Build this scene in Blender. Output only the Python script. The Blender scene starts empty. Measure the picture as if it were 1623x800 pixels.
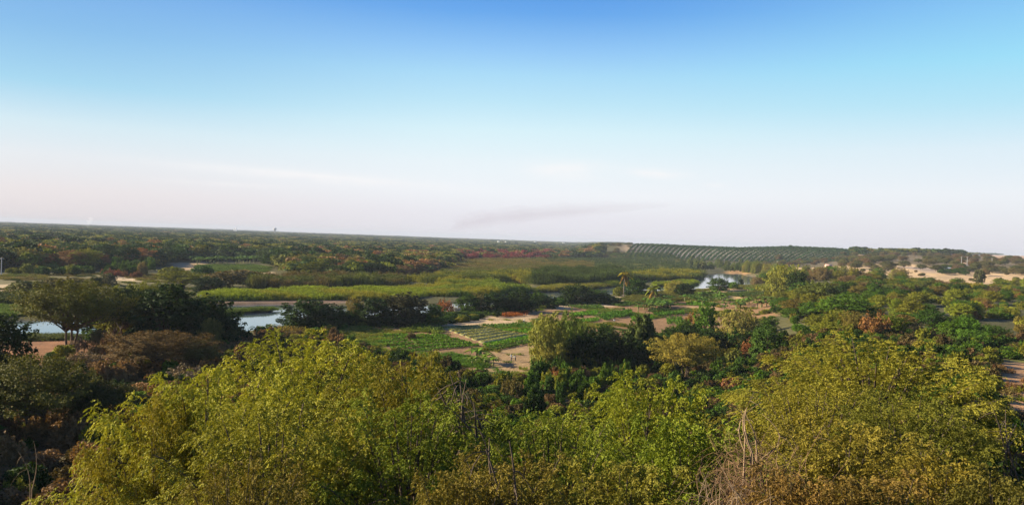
import bpy, math, numpy as np
from mathutils import Matrix, Vector
R = math.radians
sc = bpy.context.scene
COL = sc.collection

# ------------------------------------------------------------------ camera
CAM_Z = 28.0
F = 1250.0                       # focal length in pixels of the 1623 x 800 photograph
PITCH, ROLL = 0.985, 2.06
cam = bpy.data.cameras.new('camera'); cam_o = bpy.data.objects.new('camera', cam); COL.objects.link(cam_o)
cam.sensor_width = 36.0; cam.lens = 36.0 * F / 1623.0
cam.clip_start = 0.5; cam.clip_end = 60000.0
cam_o.matrix_world = Matrix.Translation((0, 0, CAM_Z)) @ Matrix.Rotation(R(90 - PITCH), 4, 'X') @ Matrix.Rotation(R(ROLL), 4, 'Z')
sc.camera = cam_o
CAM_R = np.array(cam_o.matrix_world.to_3x3())

# ------------------------------------------------------------------ sun and sky
SUN_AZ, SUN_EL = -80.0, 22.0     # degrees from the view direction (left is negative), above the horizon
sd = Vector((math.sin(R(SUN_AZ)) * math.cos(R(SUN_EL)), math.cos(R(SUN_AZ)) * math.cos(R(SUN_EL)), math.sin(R(SUN_EL))))
sun = bpy.data.lights.new('sun', 'SUN'); sun_o = bpy.data.objects.new('sun', sun); COL.objects.link(sun_o)
sun.energy = 5.0; sun.color = (1.0, 0.86, 0.62); sun.angle = R(0.5)
sun_o.rotation_euler = sd.to_track_quat('Z', 'Y').to_euler()
sun_o.location = (0, 0, 80)

world = bpy.data.worlds.new('World'); sc.world = world; world.use_nodes = True
def build_world():
    nt = world.node_tree; nt.nodes.clear(); L = nt.links.new
    N = lambda t, **k: (lambda n: ([setattr(n, a, b) for a, b in k.items()], n)[1])(nt.nodes.new(t))
    def mth(op, a, b=None, c=None, clamp=False):
        n = N('ShaderNodeMath', operation=op, use_clamp=clamp)
        for i, v in enumerate((a, b, c)):
            if v is None: continue
            if isinstance(v, (int, float)): n.inputs[i].default_value = v
            else: L(v, n.inputs[i])
        return n.outputs[0]
    sky = N('ShaderNodeTexSky', sky_type='NISHITA', sun_disc=False, sun_elevation=R(SUN_EL), sun_rotation=R(SUN_AZ),
            air_density=1.0, dust_density=1.2, ozone_density=1.5)
    tc = N('ShaderNodeTexCoord'); sep = N('ShaderNodeSeparateXYZ'); L(tc.outputs['Generated'], sep.inputs[0])
    z = mth('MAXIMUM', sep.outputs['Z'], 0.0)
    fac = mth('POWER', z, 0.5)
    def ramp(stops):
        r = N('ShaderNodeValToRGB'); e = r.color_ramp.elements
        while len(e) < len(stops): e.new(0.5)
        for el, (p, c) in zip(e, stops):
            el.position = math.sqrt(p); el.color = (*c, 1)
        L(fac, r.inputs[0]); return r.outputs[0]
    TOP = (.035, .10, .40)
    left = ramp([(0, (.68, .61, .65)), (.037, (.79, .74, .77)), (.074, (.76, .79, .84)), (.109, (.63, .78, .86)), (.152, (.35, .64, .83)), (.21, (.22, .48, .79)), (.28, (.15, .37, .76)), (.42, (.07, .20, .58)), (1, TOP)])
    mid = ramp([(0, (.74, .71, .78)), (.03, (.80, .79, .86)), (.058, (.86, .88, .93)), (.095, (.80, .88, .93)), (.135, (.67, .86, .93)), (.17, (.50, .77, .91)), (.202, (.39, .69, .91)), (.231, (.28, .56, .90)), (.274, (.13, .38, .82)), (.303, (.09, .31, .77)), (.42, (.05, .17, .58)), (1, TOP)])
    right = ramp([(0, (.68, .65, .73)), (.03, (.78, .78, .84)), (.068, (.83, .86, .91)), (.116, (.71, .83, .91)), (.164, (.46, .76, .90)), (.212, (.32, .71, .91)), (.26, (.24, .57, .89)), (.324, (.18, .42, .83)), (.45, (.07, .25, .65)), (1, TOP)])
    def mix(f, a, b, bt='MIX'):
        m = N('ShaderNodeMix', data_type='RGBA', blend_type=bt)
        if isinstance(f, (int, float)): m.inputs[0].default_value = f
        else: L(f, m.inputs[0])
        for s, v in ((m.inputs[6], a), (m.inputs[7], b)):
            if isinstance(v, tuple): s.default_value = (*v, 1)
            else: L(v, s)
        return m.outputs[2]
    def smooth(lo, hi, v):
        n = N('ShaderNodeMapRange', interpolation_type='SMOOTHSTEP')
        n.inputs[1].default_value = lo; n.inputs[2].default_value = hi; L(v, n.inputs[0]); return n.outputs[0]
    X = sep.outputs['X']
    grad = mix(smooth(-0.55, -0.02, X), left, mid)
    grad = mix(smooth(0.05, 0.60, X), grad, right)
    # thin high clouds: soft streaks low over the horizon, given by azimuth and elevation
    az = mth('ARCTAN2', X, sep.outputs['Y']); el = mth('ARCSINE', sep.outputs['Z'])
    vec = N('ShaderNodeCombineXYZ'); L(az, vec.inputs[0]); L(el, vec.inputs[1])
    mp = N('ShaderNodeMapping'); mp.inputs['Scale'].default_value = (14, 90, 1); L(vec.outputs[0], mp.inputs[0])
    nz = N('ShaderNodeTexNoise'); nz.inputs['Scale'].default_value = 1.0; nz.inputs['Detail'].default_value = 7; nz.inputs['Roughness'].default_value = .62
    L(mp.outputs[0], nz.inputs['Vector'])
    total = None
    for a0, e0, ra, re, tilt, amp in ((-14.5, 3.85, 9.5, .42, -0.03, .62), (3.6, 5.05, 3.2, .85, 0, .62), (10.2, 5.0, 2.3, .38, -.03, .66), (14.3, 4.25, .9, .16, -.03, .45),
                                      (38, 17, 4, .5, 0, .5), (-20, 3.0, 5, .2, 0, .25)):
        u = mth('MULTIPLY', mth('SUBTRACT', az, R(a0)), 1 / R(ra))
        v = mth('MULTIPLY', mth('SUBTRACT', mth('SUBTRACT', el, R(e0)), mth('MULTIPLY', mth('SUBTRACT', az, R(a0)), tilt)), 1 / R(re))
        q = mth('ADD', mth('MULTIPLY', u, u), mth('MULTIPLY', v, v))
        g = mth('MULTIPLY', mth('POWER', 2.718, mth('MULTIPLY', q, -1.6)), amp)
        total = g if total is None else mth('ADD', total, g)
    cl = mth('MULTIPLY', total, smooth(.22, .62, nz.outputs[0]), clamp=True)
    grad = mix(cl, grad, (.98, .93, .93))
    # broad faint mottling of thin high cirrus haze
    skyc = mix(1.0, sky.outputs[0], (.1, .1, .1), 'MULTIPLY')
    col = mix(0.90, skyc, grad)
    ten = mix(1.0, col, (7.75, 7.75, 7.75), 'MULTIPLY')
    bg = N('ShaderNodeBackground'); bg.inputs[1].default_value = 0.05; L(ten, bg.inputs[0])
    out = N('ShaderNodeOutputWorld'); L(bg.outputs[0], out.inputs[0])
build_world()
vs = sc.view_settings
vs.view_transform = 'Standard'; vs.look = 'None'; vs.exposure = 1.5; vs.gamma = 1.0
sc.cycles.use_denoising = True
sc.cycles.max_bounces = 6; sc.cycles.diffuse_bounces = 2; sc.cycles.glossy_bounces = 2; sc.cycles.transmission_bounces = 3
sc.cycles.volume_bounces = 0; sc.cycles.transparent_max_bounces = 8

# ------------------------------------------------------------------ terrain
def sstep(a, b, x):
    t = np.clip((x - a) / (b - a), 0, 1); return t * t * (3 - 2 * t)
def fbm(x, y, s, seed=0):
    v = 0; a = 1.0
    for k in range(4):
        ph = seed * 1.7 + k * 2.3
        v = v + a * (np.sin(x / s + ph + 1.3 * np.sin(y / s * .7 + ph)) * np.cos(y / s * 1.1 - ph + .9 * np.sin(x / s * .8 + 2 * ph)))
        s = s / 2.07; a *= .5
    return v
PD = np.array([0, 3, 6, 10, 20, 35, 60, 90, 130, 175, 215, 250, 350, 700, 1e5])
P_LEFT = np.array([26.3, 25.4, 22.5, 19.5, 15.5, 12.0, 8.6, 6.6, 5.2, 2.6, .4, .3, .3, .3, .3])
P_MID = np.array([26.3, 25.4, 22.8, 20, 17, 14.0, 9.0, 4.8, 1.8, .35, .3, .3, .3, .3, .3])
P_RIGHT = np.array([26.3, 25.4, 23, 21, 19.6, 18.6, 16.6, 14.2, 11.4, 9.6, 8.8, 8.4, 8.0, 8.0, 8.0])
def Zb(x, y):
    x = np.asarray(x, float); y = np.asarray(y, float)
    d = np.hypot(x, y); a = np.degrees(np.arctan2(x, y))
    l, m, r = (np.interp(d, PD, p) for p in (P_LEFT, P_MID, P_RIGHT))
    wl = 1 - sstep(-22, -13, a)
    wr = sstep(15, 24, a)
    z = l * wl + m * (1 - wl) * (1 - wr) + r * wr
    # rising ground and dunes on the right
    up = 1.2 * sstep(500, 800, d) + 10 * sstep(800, 1150, d) * sstep(20, 27, a) + 9 * sstep(1150, 1750, d)
    z = z + wr * up * (.72 + .28 * sstep(16, 30, a))
    z = z + sstep(24, 30, a) * sstep(450, 600, d) * (1 - sstep(1000, 1300, d)) * 1.3 * fbm(x, y, 45, 3)
    # hill with the orchard
    hx = np.interp(a, [4.5, 7.0, 9.5, 12, 16, 19.5, 22.5, 25, 29], [0, 21.5, 24.5, 23.2, 22.8, 29, 28, 21, 0])
    z = z + 26 * np.exp(-((x + 92) / 24) ** 4) * np.exp(-((y - 42) / 46) ** 4) * (1 - sstep(-42.5, -37.5, a))  # unseen spur added left of the view to throw shade over the ravine
    hill = hx * sstep(1230, 1600, d) * (1 - .35 * sstep(1650, 2200, d))
    z = np.maximum(z, hill + 1.5 * sstep(4, 7, a) * sstep(1150, 1300, d))
    # far low swells on the horizon
    z = z + sstep(2500, 5000, d) * (5 + 4 * fbm(x, y, 900, 1)) * (.4 + .6 * sstep(-40, 10, a))
    z = z + .10 * fbm(x, y, 9, 2) * sstep(230, 330, d) + .35 * fbm(x, y, 6, 5) * (1 - sstep(60, 150, d)) * sstep(6, 14, d)
    return z
def rays(px, py):
    v = np.stack([(np.asarray(px, float) - 811.5) / F, -(np.asarray(py, float) - 400) / F, -np.ones_like(np.asarray(px, float))], -1)
    return v @ CAM_R.T
TT = np.geomspace(6, 12000, 900)
def at(px, py):
    """ground point seen at a pixel of the photograph"""
    px = np.atleast_1d(np.asarray(px, float)); py = np.atleast_1d(np.asarray(py, float))
    r = rays(px, py)
    X = r[:, 0:1] * TT; Y = r[:, 1:2] * TT; Zr = CAM_Z + r[:, 2:3] * TT
    below = Zr < Zb(X, Y); i = np.where(below.any(1), below.argmax(1), len(TT) - 1)
    lo = TT[np.maximum(i - 1, 0)]; hi = TT[i]
    for _ in range(22):
        mid = (lo + hi) / 2
        b = CAM_Z + r[:, 2] * mid < Zb(r[:, 0] * mid, r[:, 1] * mid)
        hi = np.where(b, mid, hi); lo = np.where(b, lo, mid)
    return np.stack([r[:, 0] * hi, r[:, 1] * hi], -1)
def P(pts): a = np.array(pts, float); return at(a[:, 0], a[:, 1])
def project(x, y, z):
    v = np.stack([np.asarray(x, float), np.asarray(y, float), np.asarray(z, float) - CAM_Z], -1) @ CAM_R
    return 811.5 + F * v[..., 0] / -v[..., 2], 400 - F * v[..., 1] / -v[..., 2]
def inside(poly, x, y):
    x = np.asarray(x); y = np.asarray(y); c = np.zeros(x.shape, bool); n = len(poly)
    for i in range(n):
        x1, y1 = poly[i]; x2, y2 = poly[(i + 1) % n]
        if y1 == y2: continue
        k = (y1 > y) != (y2 > y)
        c ^= k & (x < (x2 - x1) * (y - y1) / (y2 - y1) + x1)
    return c
def sdist(poly, x, y):
    """signed distance in metres, positive inside"""
    d = np.full(np.shape(x), 1e9); n = len(poly)
    for i in range(n):
        a = poly[i]; b = poly[(i + 1) % n] - a
        t = np.clip(((x - a[0]) * b[0] + (y - a[1]) * b[1]) / (b @ b + 1e-9), 0, 1)
        d = np.minimum(d, np.hypot(x - a[0] - t * b[0], y - a[1] - t * b[1]))
    return np.where(inside(poly, x, y), d, -d)

UP = [(-160, 497), (0, 503), (90, 505), (200, 500), (300, 489), (345, 482), (460, 479.5), (520, 481), (600, 483), (690, 481), (730, 478), (780, 468), (830, 462), (880, 461), (920, 460), (950, 455), (975, 452), (985, 449), (1040, 452), (1090, 452), (1106, 449), (1113, 437), (1140, 433), (1175, 432), (1215, 437), (1240, 441)]
LO = [(-160, 541), (0, 534), (100, 532), (200, 534), (300, 532), (375, 525), (420, 517), (480, 510), (540, 506), (600, 503), (660, 500), (720, 492), (780, 484), (850, 476), (910, 470), (935, 467), (980, 464), (1000, 459), (1060, 460), (1110, 457), (1140, 452), (1180, 451), (1215, 450), (1240, 447)]
RIVER = P(UP + LO[::-1])
POOL = P([(792, 452), (815, 446), (838, 449), (838, 457), (798, 459)])
ISLE = P([(345, 493.5), (372, 491), (400, 489.8), (430, 489), (440, 489.5), (420, 491.5), (380, 494.2), (350, 495.5)])
def water_depth(x, y):
    w = np.zeros(np.shape(x))
    near = (np.hypot(x, y) > 150) & (np.hypot(x, y) < 1200)
    xs, ys = x[near], y[near]
    jit = 1.2 * fbm(xs, ys, 7, 7)
    s = sstep(-2.5, 2.5, sdist(RIVER, xs, ys) + jit)
    s = np.maximum(s, sstep(-2, 2, sdist(POOL, xs, ys) + jit))
    s = s * (1 - sstep(-2, 1.5, sdist(ISLE, xs, ys) + .5 * jit))
    w[near] = s
    return w
WATER_Z = -0.35
def Z(x, y):
    x = np.atleast_1d(np.asarray(x, float)); y = np.atleast_1d(np.asarray(y, float))
    return Zb(x, y) - 1.9 * water_depth(x, y)

# ------------------------------------------------------------------ materials
def new_mat(name):
    m = bpy.data.materials.new(name); m.use_nodes = True; nt = m.node_tree; nt.nodes.clear()
    return m, nt, nt.links.new, nt.nodes.new
def plain(name, col, rough=.85, scale=8.0, amt=.25, bump=.0):
    m, nt, L, N = new_mat(name)
    b = N('ShaderNodeBsdfPrincipled'); o = N('ShaderNodeOutputMaterial'); L(b.outputs[0], o.inputs[0])
    b.inputs['Roughness'].default_value = rough; b.inputs['Specular IOR Level'].default_value = .25
    tc = N('ShaderNodeTexCoord'); nz = N('ShaderNodeTexNoise'); nz.inputs['Scale'].default_value = scale; nz.inputs['Detail'].default_value = 5
    L(tc.outputs['Object'], nz.inputs['Vector'])
    mr = N('ShaderNodeMapRange'); mr.inputs[1].default_value = .25; mr.inputs[2].default_value = .75; mr.inputs[3].default_value = 1 - amt; mr.inputs[4].default_value = 1 + amt
    L(nz.outputs[0], mr.inputs[0])
    mx = N('ShaderNodeMix'); mx.data_type = 'RGBA'; mx.blend_type = 'MULTIPLY'; mx.inputs[0].default_value = 1; mx.inputs[6].default_value = (*col, 1)
    L(mr.outputs[0], mx.inputs[7]); L(mx.outputs[2], b.inputs['Base Color'])
    if bump:
        bp = N('ShaderNodeBump'); bp.inputs['Strength'].default_value = bump; L(nz.outputs[0], bp.inputs['Height']); L(bp.outputs[0], b.inputs['Normal'])
    return m
def leaf_material(name, trans=.18):
    """leaf colour = the plant's own tint, varied leaf by leaf"""
    m, nt, L, N = new_mat(name)
    at_ = N('ShaderNodeAttribute'); at_.attribute_type = 'INSTANCER'; at_.attribute_name = 'tint'
    v = N('ShaderNodeAttribute'); v.attribute_type = 'GEOMETRY'; v.attribute_name = 'v'
    r = N('ShaderNodeValToRGB'); e = r.color_ramp.elements
    e[0].position = 0; e[0].color = (.62, .70, .6, 1); e[1].position = 1; e[1].color = (1.35, 1.25, 1.0, 1)
    k = e.new(.5); k.color = (1, 1, 1, 1); k = e.new(.85); k.color = (1.22, 1.16, 1, 1)
    L(v.outputs['Fac'], r.inputs[0])
    mx = N('ShaderNodeMix'); mx.data_type = 'RGBA'; mx.blend_type = 'MULTIPLY'; mx.inputs[0].default_value = 1
    L(at_.outputs['Color'], mx.inputs[6]); L(r.outputs[0], mx.inputs[7])
    d = N('ShaderNodeBsdfPrincipled'); d.inputs['Roughness'].default_value = .7; d.inputs['Specular IOR Level'].default_value = .07
    L(mx.outputs[2], d.inputs['Base Color'])
    t = N('ShaderNodeBsdfTranslucent')
    ty = N('ShaderNodeMix'); ty.data_type = 'RGBA'; ty.blend_type = 'MULTIPLY'; ty.inputs[0].default_value = 1; ty.inputs[7].default_value = (1.25, 1.2, .6, 1)
    L(mx.outputs[2], ty.inputs[6]); L(ty.outputs[2], t.inputs['Color'])
    s = N('ShaderNodeMixShader'); s.inputs[0].default_value = trans; L(d.outputs[0], s.inputs[1]); L(t.outputs[0], s.inputs[2])
    o = N('ShaderNodeOutputMaterial'); L(s.outputs[0], o.inputs[0])
    return m
M_LEAF = leaf_material('foliage')
M_BARK = plain('bark', (.085, .062, .045), .9, 6, .4)
M_PALE = plain('dry_twig', (.24, .165, .10), .9, 5, .35)
M_PALMT = plain('palm_trunk', (.20, .16, .12), .9, 6, .35)
M_WHITE = plain('white_plaster', (.78, .76, .72), .8, 2, .06)
M_PINK = plain('pink_plaster', (.62, .40, .30), .85, 2, .1)
M_GREYROOF = plain('grey_metal_roof', (.24, .28, .32), .7, 3, .1)
M_REDROOF = plain('pinkish_tile_roof', (.48, .28, .24), .8, 3, .15)
M_DARK = plain('dark_opening', (.03, .03, .035), .5, 3, .1)
M_CONC = plain('grey_concrete', (.45, .44, .43), .85, 4, .1)
M_SKIN = plain('skin', (.22, .12, .08), .6, 5, .05)
M_CLOTHW = plain('white_cloth', (.74, .73, .70), .9, 9, .06)
M_CLOTHD = plain('dark_cloth', (.05, .06, .09), .9, 9, .15)
M_HAY = plain('straw_hat', (.5, .38, .18), .9, 9, .1)

def ground_material():
    m, nt, L, N = new_mat('ground')
    a = N('ShaderNodeAttribute'); a.attribute_name = 'soil'
    tc = N('ShaderNodeTexCoord')
    def noise(s, det=6, rough=.6, dist=0):
        n = N('ShaderNodeTexNoise'); n.inputs['Scale'].default_value = s; n.inputs['Detail'].default_value = det; n.inputs['Roughness'].default_value = rough; n.inputs['Distortion'].default_value = dist
        L(tc.outputs['Object'], n.inputs['Vector']); return n.outputs[0]
    def mr(v, lo, hi, a0, a1):
        n = N('ShaderNodeMapRange'); n.inputs[1].default_value = lo; n.inputs[2].default_value = hi; n.inputs[3].default_value = a0; n.inputs[4].default_value = a1; L(v, n.inputs[0]); return n.outputs[0]
    def mul(c, v):
        n = N('ShaderNodeMix'); n.data_type = 'RGBA'; n.blend_type = 'MULTIPLY'; n.inputs[0].default_value = 1; L(c, n.inputs[6]); L(v, n.inputs[7]); return n.outputs[2]
    fine = noise(2.2); mid = noise(.22); big = noise(.03, 4)
    c = mul(a.outputs['Color'], mr(fine, .3, .7, .72, 1.25)); c = mul(c, mr(mid, .3, .7, .75, 1.25)); c = mul(c, mr(big, .3, .7, .85, 1.15))
    # scattered dry weeds, only as tint of the soil
    mx = N('ShaderNodeMix'); mx.data_type = 'RGBA'; L(mr(noise(.6, 8, .7, .4), .56, .66, 0, .6), mx.inputs[0]); L(c, mx.inputs[6]); mx.inputs[7].default_value = (.09, .085, .03, 1)
    b = N('ShaderNodeBsdfPrincipled'); b.inputs['Roughness'].default_value = .95; b.inputs['Specular IOR Level'].default_value = .1
    L(mx.outputs[2], b.inputs['Base Color'])
    bp = N('ShaderNodeBump'); bp.inputs['Strength'].default_value = .7; bp.inputs['Distance'].default_value = .25
    ad = N('ShaderNodeMath'); ad.operation = 'ADD'; L(fine, ad.inputs[0]); L(mid, ad.inputs[1]); L(ad.outputs[0], bp.inputs['Height']); L(bp.outputs[0], b.inputs['Normal'])
    o = N('ShaderNodeOutputMaterial'); L(b.outputs[0], o.inputs[0]); return m
def water_material():
    m, nt, L, N = new_mat('river_water')
    b = N('ShaderNodeBsdfPrincipled'); b.inputs['Base Color'].default_value = (.06, .085, .10, 1); b.inputs['Roughness'].default_value = .06; b.inputs['IOR'].default_value = 1.9
    tc = N('ShaderNodeTexCoord'); n = N('ShaderNodeTexNoise'); n.inputs['Scale'].default_value = .55; n.inputs['Detail'].default_value = 3; L(tc.outputs['Object'], n.inputs['Vector'])
    bp = N('ShaderNodeBump'); bp.inputs['Strength'].default_value = .03; bp.inputs['Distance'].default_value = .08; L(n.outputs[0], bp.inputs['Height']); L(bp.outputs[0], b.inputs['Normal'])
    o = N('ShaderNodeOutputMaterial'); L(b.outputs[0], o.inputs[0]); return m

# ------------------------------------------------------------------ mesh helpers
def mesh(name, V, Q, mats, v=None, T=None, mat_idx=None, smooth=False):
    me = bpy.data.meshes.new(name)
    V = np.asarray(V, np.float32); Q = np.zeros((0, 4), np.int32) if Q is None else np.asarray(Q, np.int32).reshape(-1, 4)
    T = np.zeros((0, 3), np.int32) if T is None else np.asarray(T, np.int32).reshape(-1, 3)
    me.vertices.add(len(V)); me.vertices.foreach_set('co', V.ravel())
    me.loops.add(Q.size + T.size); me.loops.foreach_set('vertex_index', np.concatenate([Q.ravel(), T.ravel()]))
    n = len(Q) + len(T); me.polygons.add(n)
    st = np.concatenate([np.arange(len(Q)) * 4, Q.size + np.arange(len(T)) * 3]).astype(np.int32)
    me.polygons.foreach_set('loop_start', st)
    for m in (mats if isinstance(mats, (list, tuple)) else [mats]): me.materials.append(m)
    if mat_idx is not None: me.polygons.foreach_set('material_index', np.asarray(mat_idx, np.int32))
    me.update(calc_edges=True); me.validate()
    if smooth: me.polygons.foreach_set('use_smooth', np.ones(n, bool))
    if v is not None:
        at_ = me.attributes.new('v', 'FLOAT', 'FACE'); at_.data.foreach_set('value', np.asarray(v, np.float32))
    return me
def link(name, data, parent=None, loc=None):
    o = bpy.data.objects.new(name, data); COL.objects.link(o)
    if parent is not None: o.parent = parent
    if loc is not None: o.location = loc
    return o
def tag(o, label=None, cat=None, group=None, kind=None, tint=None):
    if label: o['label'] = label
    if cat: o['category'] = cat
    if group: o['group'] = group
    if kind: o['kind'] = kind
    if tint is not None: o['tint'] = [float(c) for c in tint]
    return o
class Geo:
    """collects quads"""
    def __init__(s): s.V = []; s.Q = []; s.v = []; s.m = []; s.n = 0
    def add(s, V, Q, v=None, m=0):
        V = np.asarray(V, float); Q = np.asarray(Q, int)
        s.V.append(V); s.Q.append(Q + s.n); s.n += len(V)
        s.v.append(np.full(len(Q), .5) if v is None else np.broadcast_to(v, (len(Q),))); s.m.append(np.full(len(Q), m))
    def tube(s, pts, rad, k=6, m=0, v=None):
        pts = np.asarray(pts, float); n = len(pts); rad = np.broadcast_to(rad, (n,))
        t = np.gradient(pts, axis=0); t /= np.linalg.norm(t, axis=1, keepdims=True) + 1e-9
        ref = np.where(np.abs(t[:, 2:3]) > .9, [[1., 0, 0]], [[0, 0, 1.]])
        u = np.cross(t, ref); u /= np.linalg.norm(u, axis=1, keepdims=True) + 1e-9; w = np.cross(t, u)
        a = np.arange(k) / k * 2 * np.pi
        V = pts[:, None] + rad[:, None, None] * (np.cos(a)[None, :, None] * u[:, None] + np.sin(a)[None, :, None] * w[:, None])
        i = np.arange(n - 1)[:, None] * k; j = np.arange(k)[None]; j2 = (j + 1) % k
        s.add(V.reshape(-1, 3), np.stack([i + j, i + j2, i + k + j2, i + k + j], -1).reshape(-1, 4), v, m)
    def box(s, c, h, m=0, rz=0):
        x, y, z = h; V = np.array([[a * x, b * y, d * z] for d in (-1, 1) for b in (-1, 1) for a in (-1, 1)], float)
        ca, sa = math.cos(rz), math.sin(rz); V = V @ np.array([[ca, sa, 0], [-sa, ca, 0], [0, 0, 1]]) + np.array(c)
        s.add(V, [[0, 2, 3, 1], [4, 5, 7, 6], [0, 1, 5, 4], [2, 6, 7, 3], [0, 4, 6, 2], [1, 3, 7, 5]], None, m)
    def mesh(s, name, mats, smooth=False):
        return mesh(name, np.concatenate(s.V), np.concatenate(s.Q), mats, np.concatenate(s.v), None, np.concatenate(s.m), smooth)
def unit(a): return a / (np.linalg.norm(a, axis=-1, keepdims=True) + 1e-9)
def diamonds(g, p, t, nrm, L, W, v, m=0, bend=.15):
    """leaf quads: base, side, tip, side"""
    n = len(p); t = unit(t); w = unit(np.cross(nrm, t)); nn = np.cross(t, w)
    L = np.broadcast_to(L, (n,))[:, None]; W = np.broadcast_to(W, (n,))[:, None]
    V = np.stack([p, p + t * L * .45 + w * W + nn * L * bend, p + t * L, p + t * L * .55 - w * W + nn * L * bend], 1).reshape(-1, 3)
    g.add(V, np.arange(4 * n).reshape(-1, 4), v, m)
def on_lobes(rng, lobes, n, smin, smax, zmin=-.5):
    """points on the upper skin of a set of ellipsoid lobes; returns point, outward, lobe index"""
    c = lobes[:, :3]; r = lobes[:, 3:6]
    area = r[:, 0] * r[:, 1] + r[:, 0] * r[:, 2]; k = rng.choice(len(lobes), n, p=area / area.sum())
    d = unit(rng.normal(size=(n, 3))); d[:, 2] = np.where(d[:, 2] < zmin, -d[:, 2], d[:, 2])
    s = rng.uniform(smin, smax, n)[:, None]
    p = c[k] + d * r[k] * s
    keep = np.ones(n, bool)
    for i in range(len(lobes)):
        q = ((p - c[i]) / r[i]); keep &= (k == i) | ((q * q).sum(1) > .5)
    return p[keep], unit(d / r[k])[keep], k[keep]

# ---- crowns
def lobes_spread(rng, Rr, h, n, flat=.55, lr=(.30, .46)):
    L = []
    for i in range(n):
        rr = Rr * .80 * math.sqrt((i + .5) / n); a = i * 2.4 + rng.uniform(-.4, .4)
        q = rng.uniform(*lr) * Rr
        z = h * (.56 + .34 * (1 - (rr / Rr) ** 2)) + rng.uniform(-.07, .06) * h - q * flat * .4
        L.append((rr * math.cos(a), rr * math.sin(a), z, q, q * rng.uniform(.8, 1.2), q * flat * rng.uniform(.75, 1.25)))
    return np.array(L)
def lobes_round(rng, Rr, h, n, lo=.12, lr=(.30, .45), sq=1.0):
    L = []
    cz = h * (.5 + lo / 2); rz = h * (1 - lo) / 2
    for i in range(n):
        z = 1 - 2 * (i + .5) / n; a = i * 2.4 + rng.uniform(-.4, .4); q = rng.uniform(*lr) * Rr
        s = math.sqrt(max(0, 1 - z * z)) * rng.uniform(.7, 1.05)
        L.append(((Rr - q * .8) * s * math.cos(a), (Rr - q * .8) * s * math.sin(a), cz + (rz - q * .7) * z, q, q, q * sq * rng.uniform(.8, 1.2)))
    return np.array(L)
def lobes_plume(rng, Rr, h, n):
    L = []
    for i in range(n):
        rr = Rr * .8 * math.sqrt((i + .5) / n); a = i * 2.4; q = Rr * rng.uniform(.2, .34); hh = h * rng.uniform(.6, 1.0) * (1 - .35 * (rr / Rr) ** 2)
        L.append((rr * math.cos(a) * 1.1, rr * math.sin(a) * 1.1, hh * .52, q, q, hh * .5))
    return np.array(L)
def crown_mid(rng, lobes, n, size, asp=.45, droop=.2, sh=(.72, 1.05)):
    g = Geo()
    p, o, k = on_lobes(rng, lobes, n, *sh)
    lob = rng.uniform(-.22, .22, len(lobes))
    t = unit(rng.normal(size=p.shape) + .5 * o + np.array([0, 0, -droop * 3]))
    nr = unit(o + .42 * rng.normal(size=p.shape) + np.array([0, 0, .25]))
    L = size * rng.uniform(.6, 1.4, len(p))
    diamonds(g, p - t * L[:, None] * .4, t, nr, L, L * asp, np.clip(rng.normal(.47, .2, len(p)) + lob[k], 0, 1))
    p, o, k = on_lobes(rng, lobes, n // 4, .3, .7, -.9)       # inner leaves
    L = size * 1.3 * rng.uniform(.7, 1.3, len(p))
    diamonds(g, p, rng.normal(size=p.shape), rng.normal(size=p.shape), L, L * .5, np.clip(rng.normal(.4, .15, len(p)), 0, 1))
    return g
def crown_near(rng, lobes, ntw, leaf=.115, wid=.026, tw=(.35, .7), nl=12, droop=.9):
    """feathery crown: drooping twigs, each with paired compound leaves"""
    g = Geo()
    p, o, k = on_lobes(rng, lobes, ntw, .62, 1.06, -.55)
    n = len(p); lob = rng.uniform(-.24, .24, len(lobes))
    d = unit(o * .9 + rng.normal(size=p.shape) * .55 + np.array([0, 0, .15]))
    Lt = rng.uniform(*tw, n); tv = rng.normal(0, .10, n) + lob[k] + .47
    side = unit(np.cross(d, np.array([0, 0, 1.0])) + .25 * rng.normal(size=p.shape))
    for j in range(nl):
        s = (j + .6) / nl
        q = p + d * (Lt * s)[:, None]; q[:, 2] -= droop * Lt * s * s * .55
        tt = d.copy(); tt[:, 2] -= droop * s * 1.1
        sg = 1 if j % 2 else -1
        t = unit(tt * .75 + sg * side * .75 + rng.normal(size=p.shape) * .28 + np.array([0, 0, -.25]))
        nr = unit(np.cross(side, d) * np.sign(np.cross(side, d)[:, 2:3] + 1e-6) + .45 * rng.normal(size=p.shape))
        L = leaf * rng.uniform(.7, 1.35, n)
        diamonds(g, q, t, nr, L, wid * L / leaf, np.clip(tv + rng.normal(0, .13, n), 0, 1), bend=.1)
    return g
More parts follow.
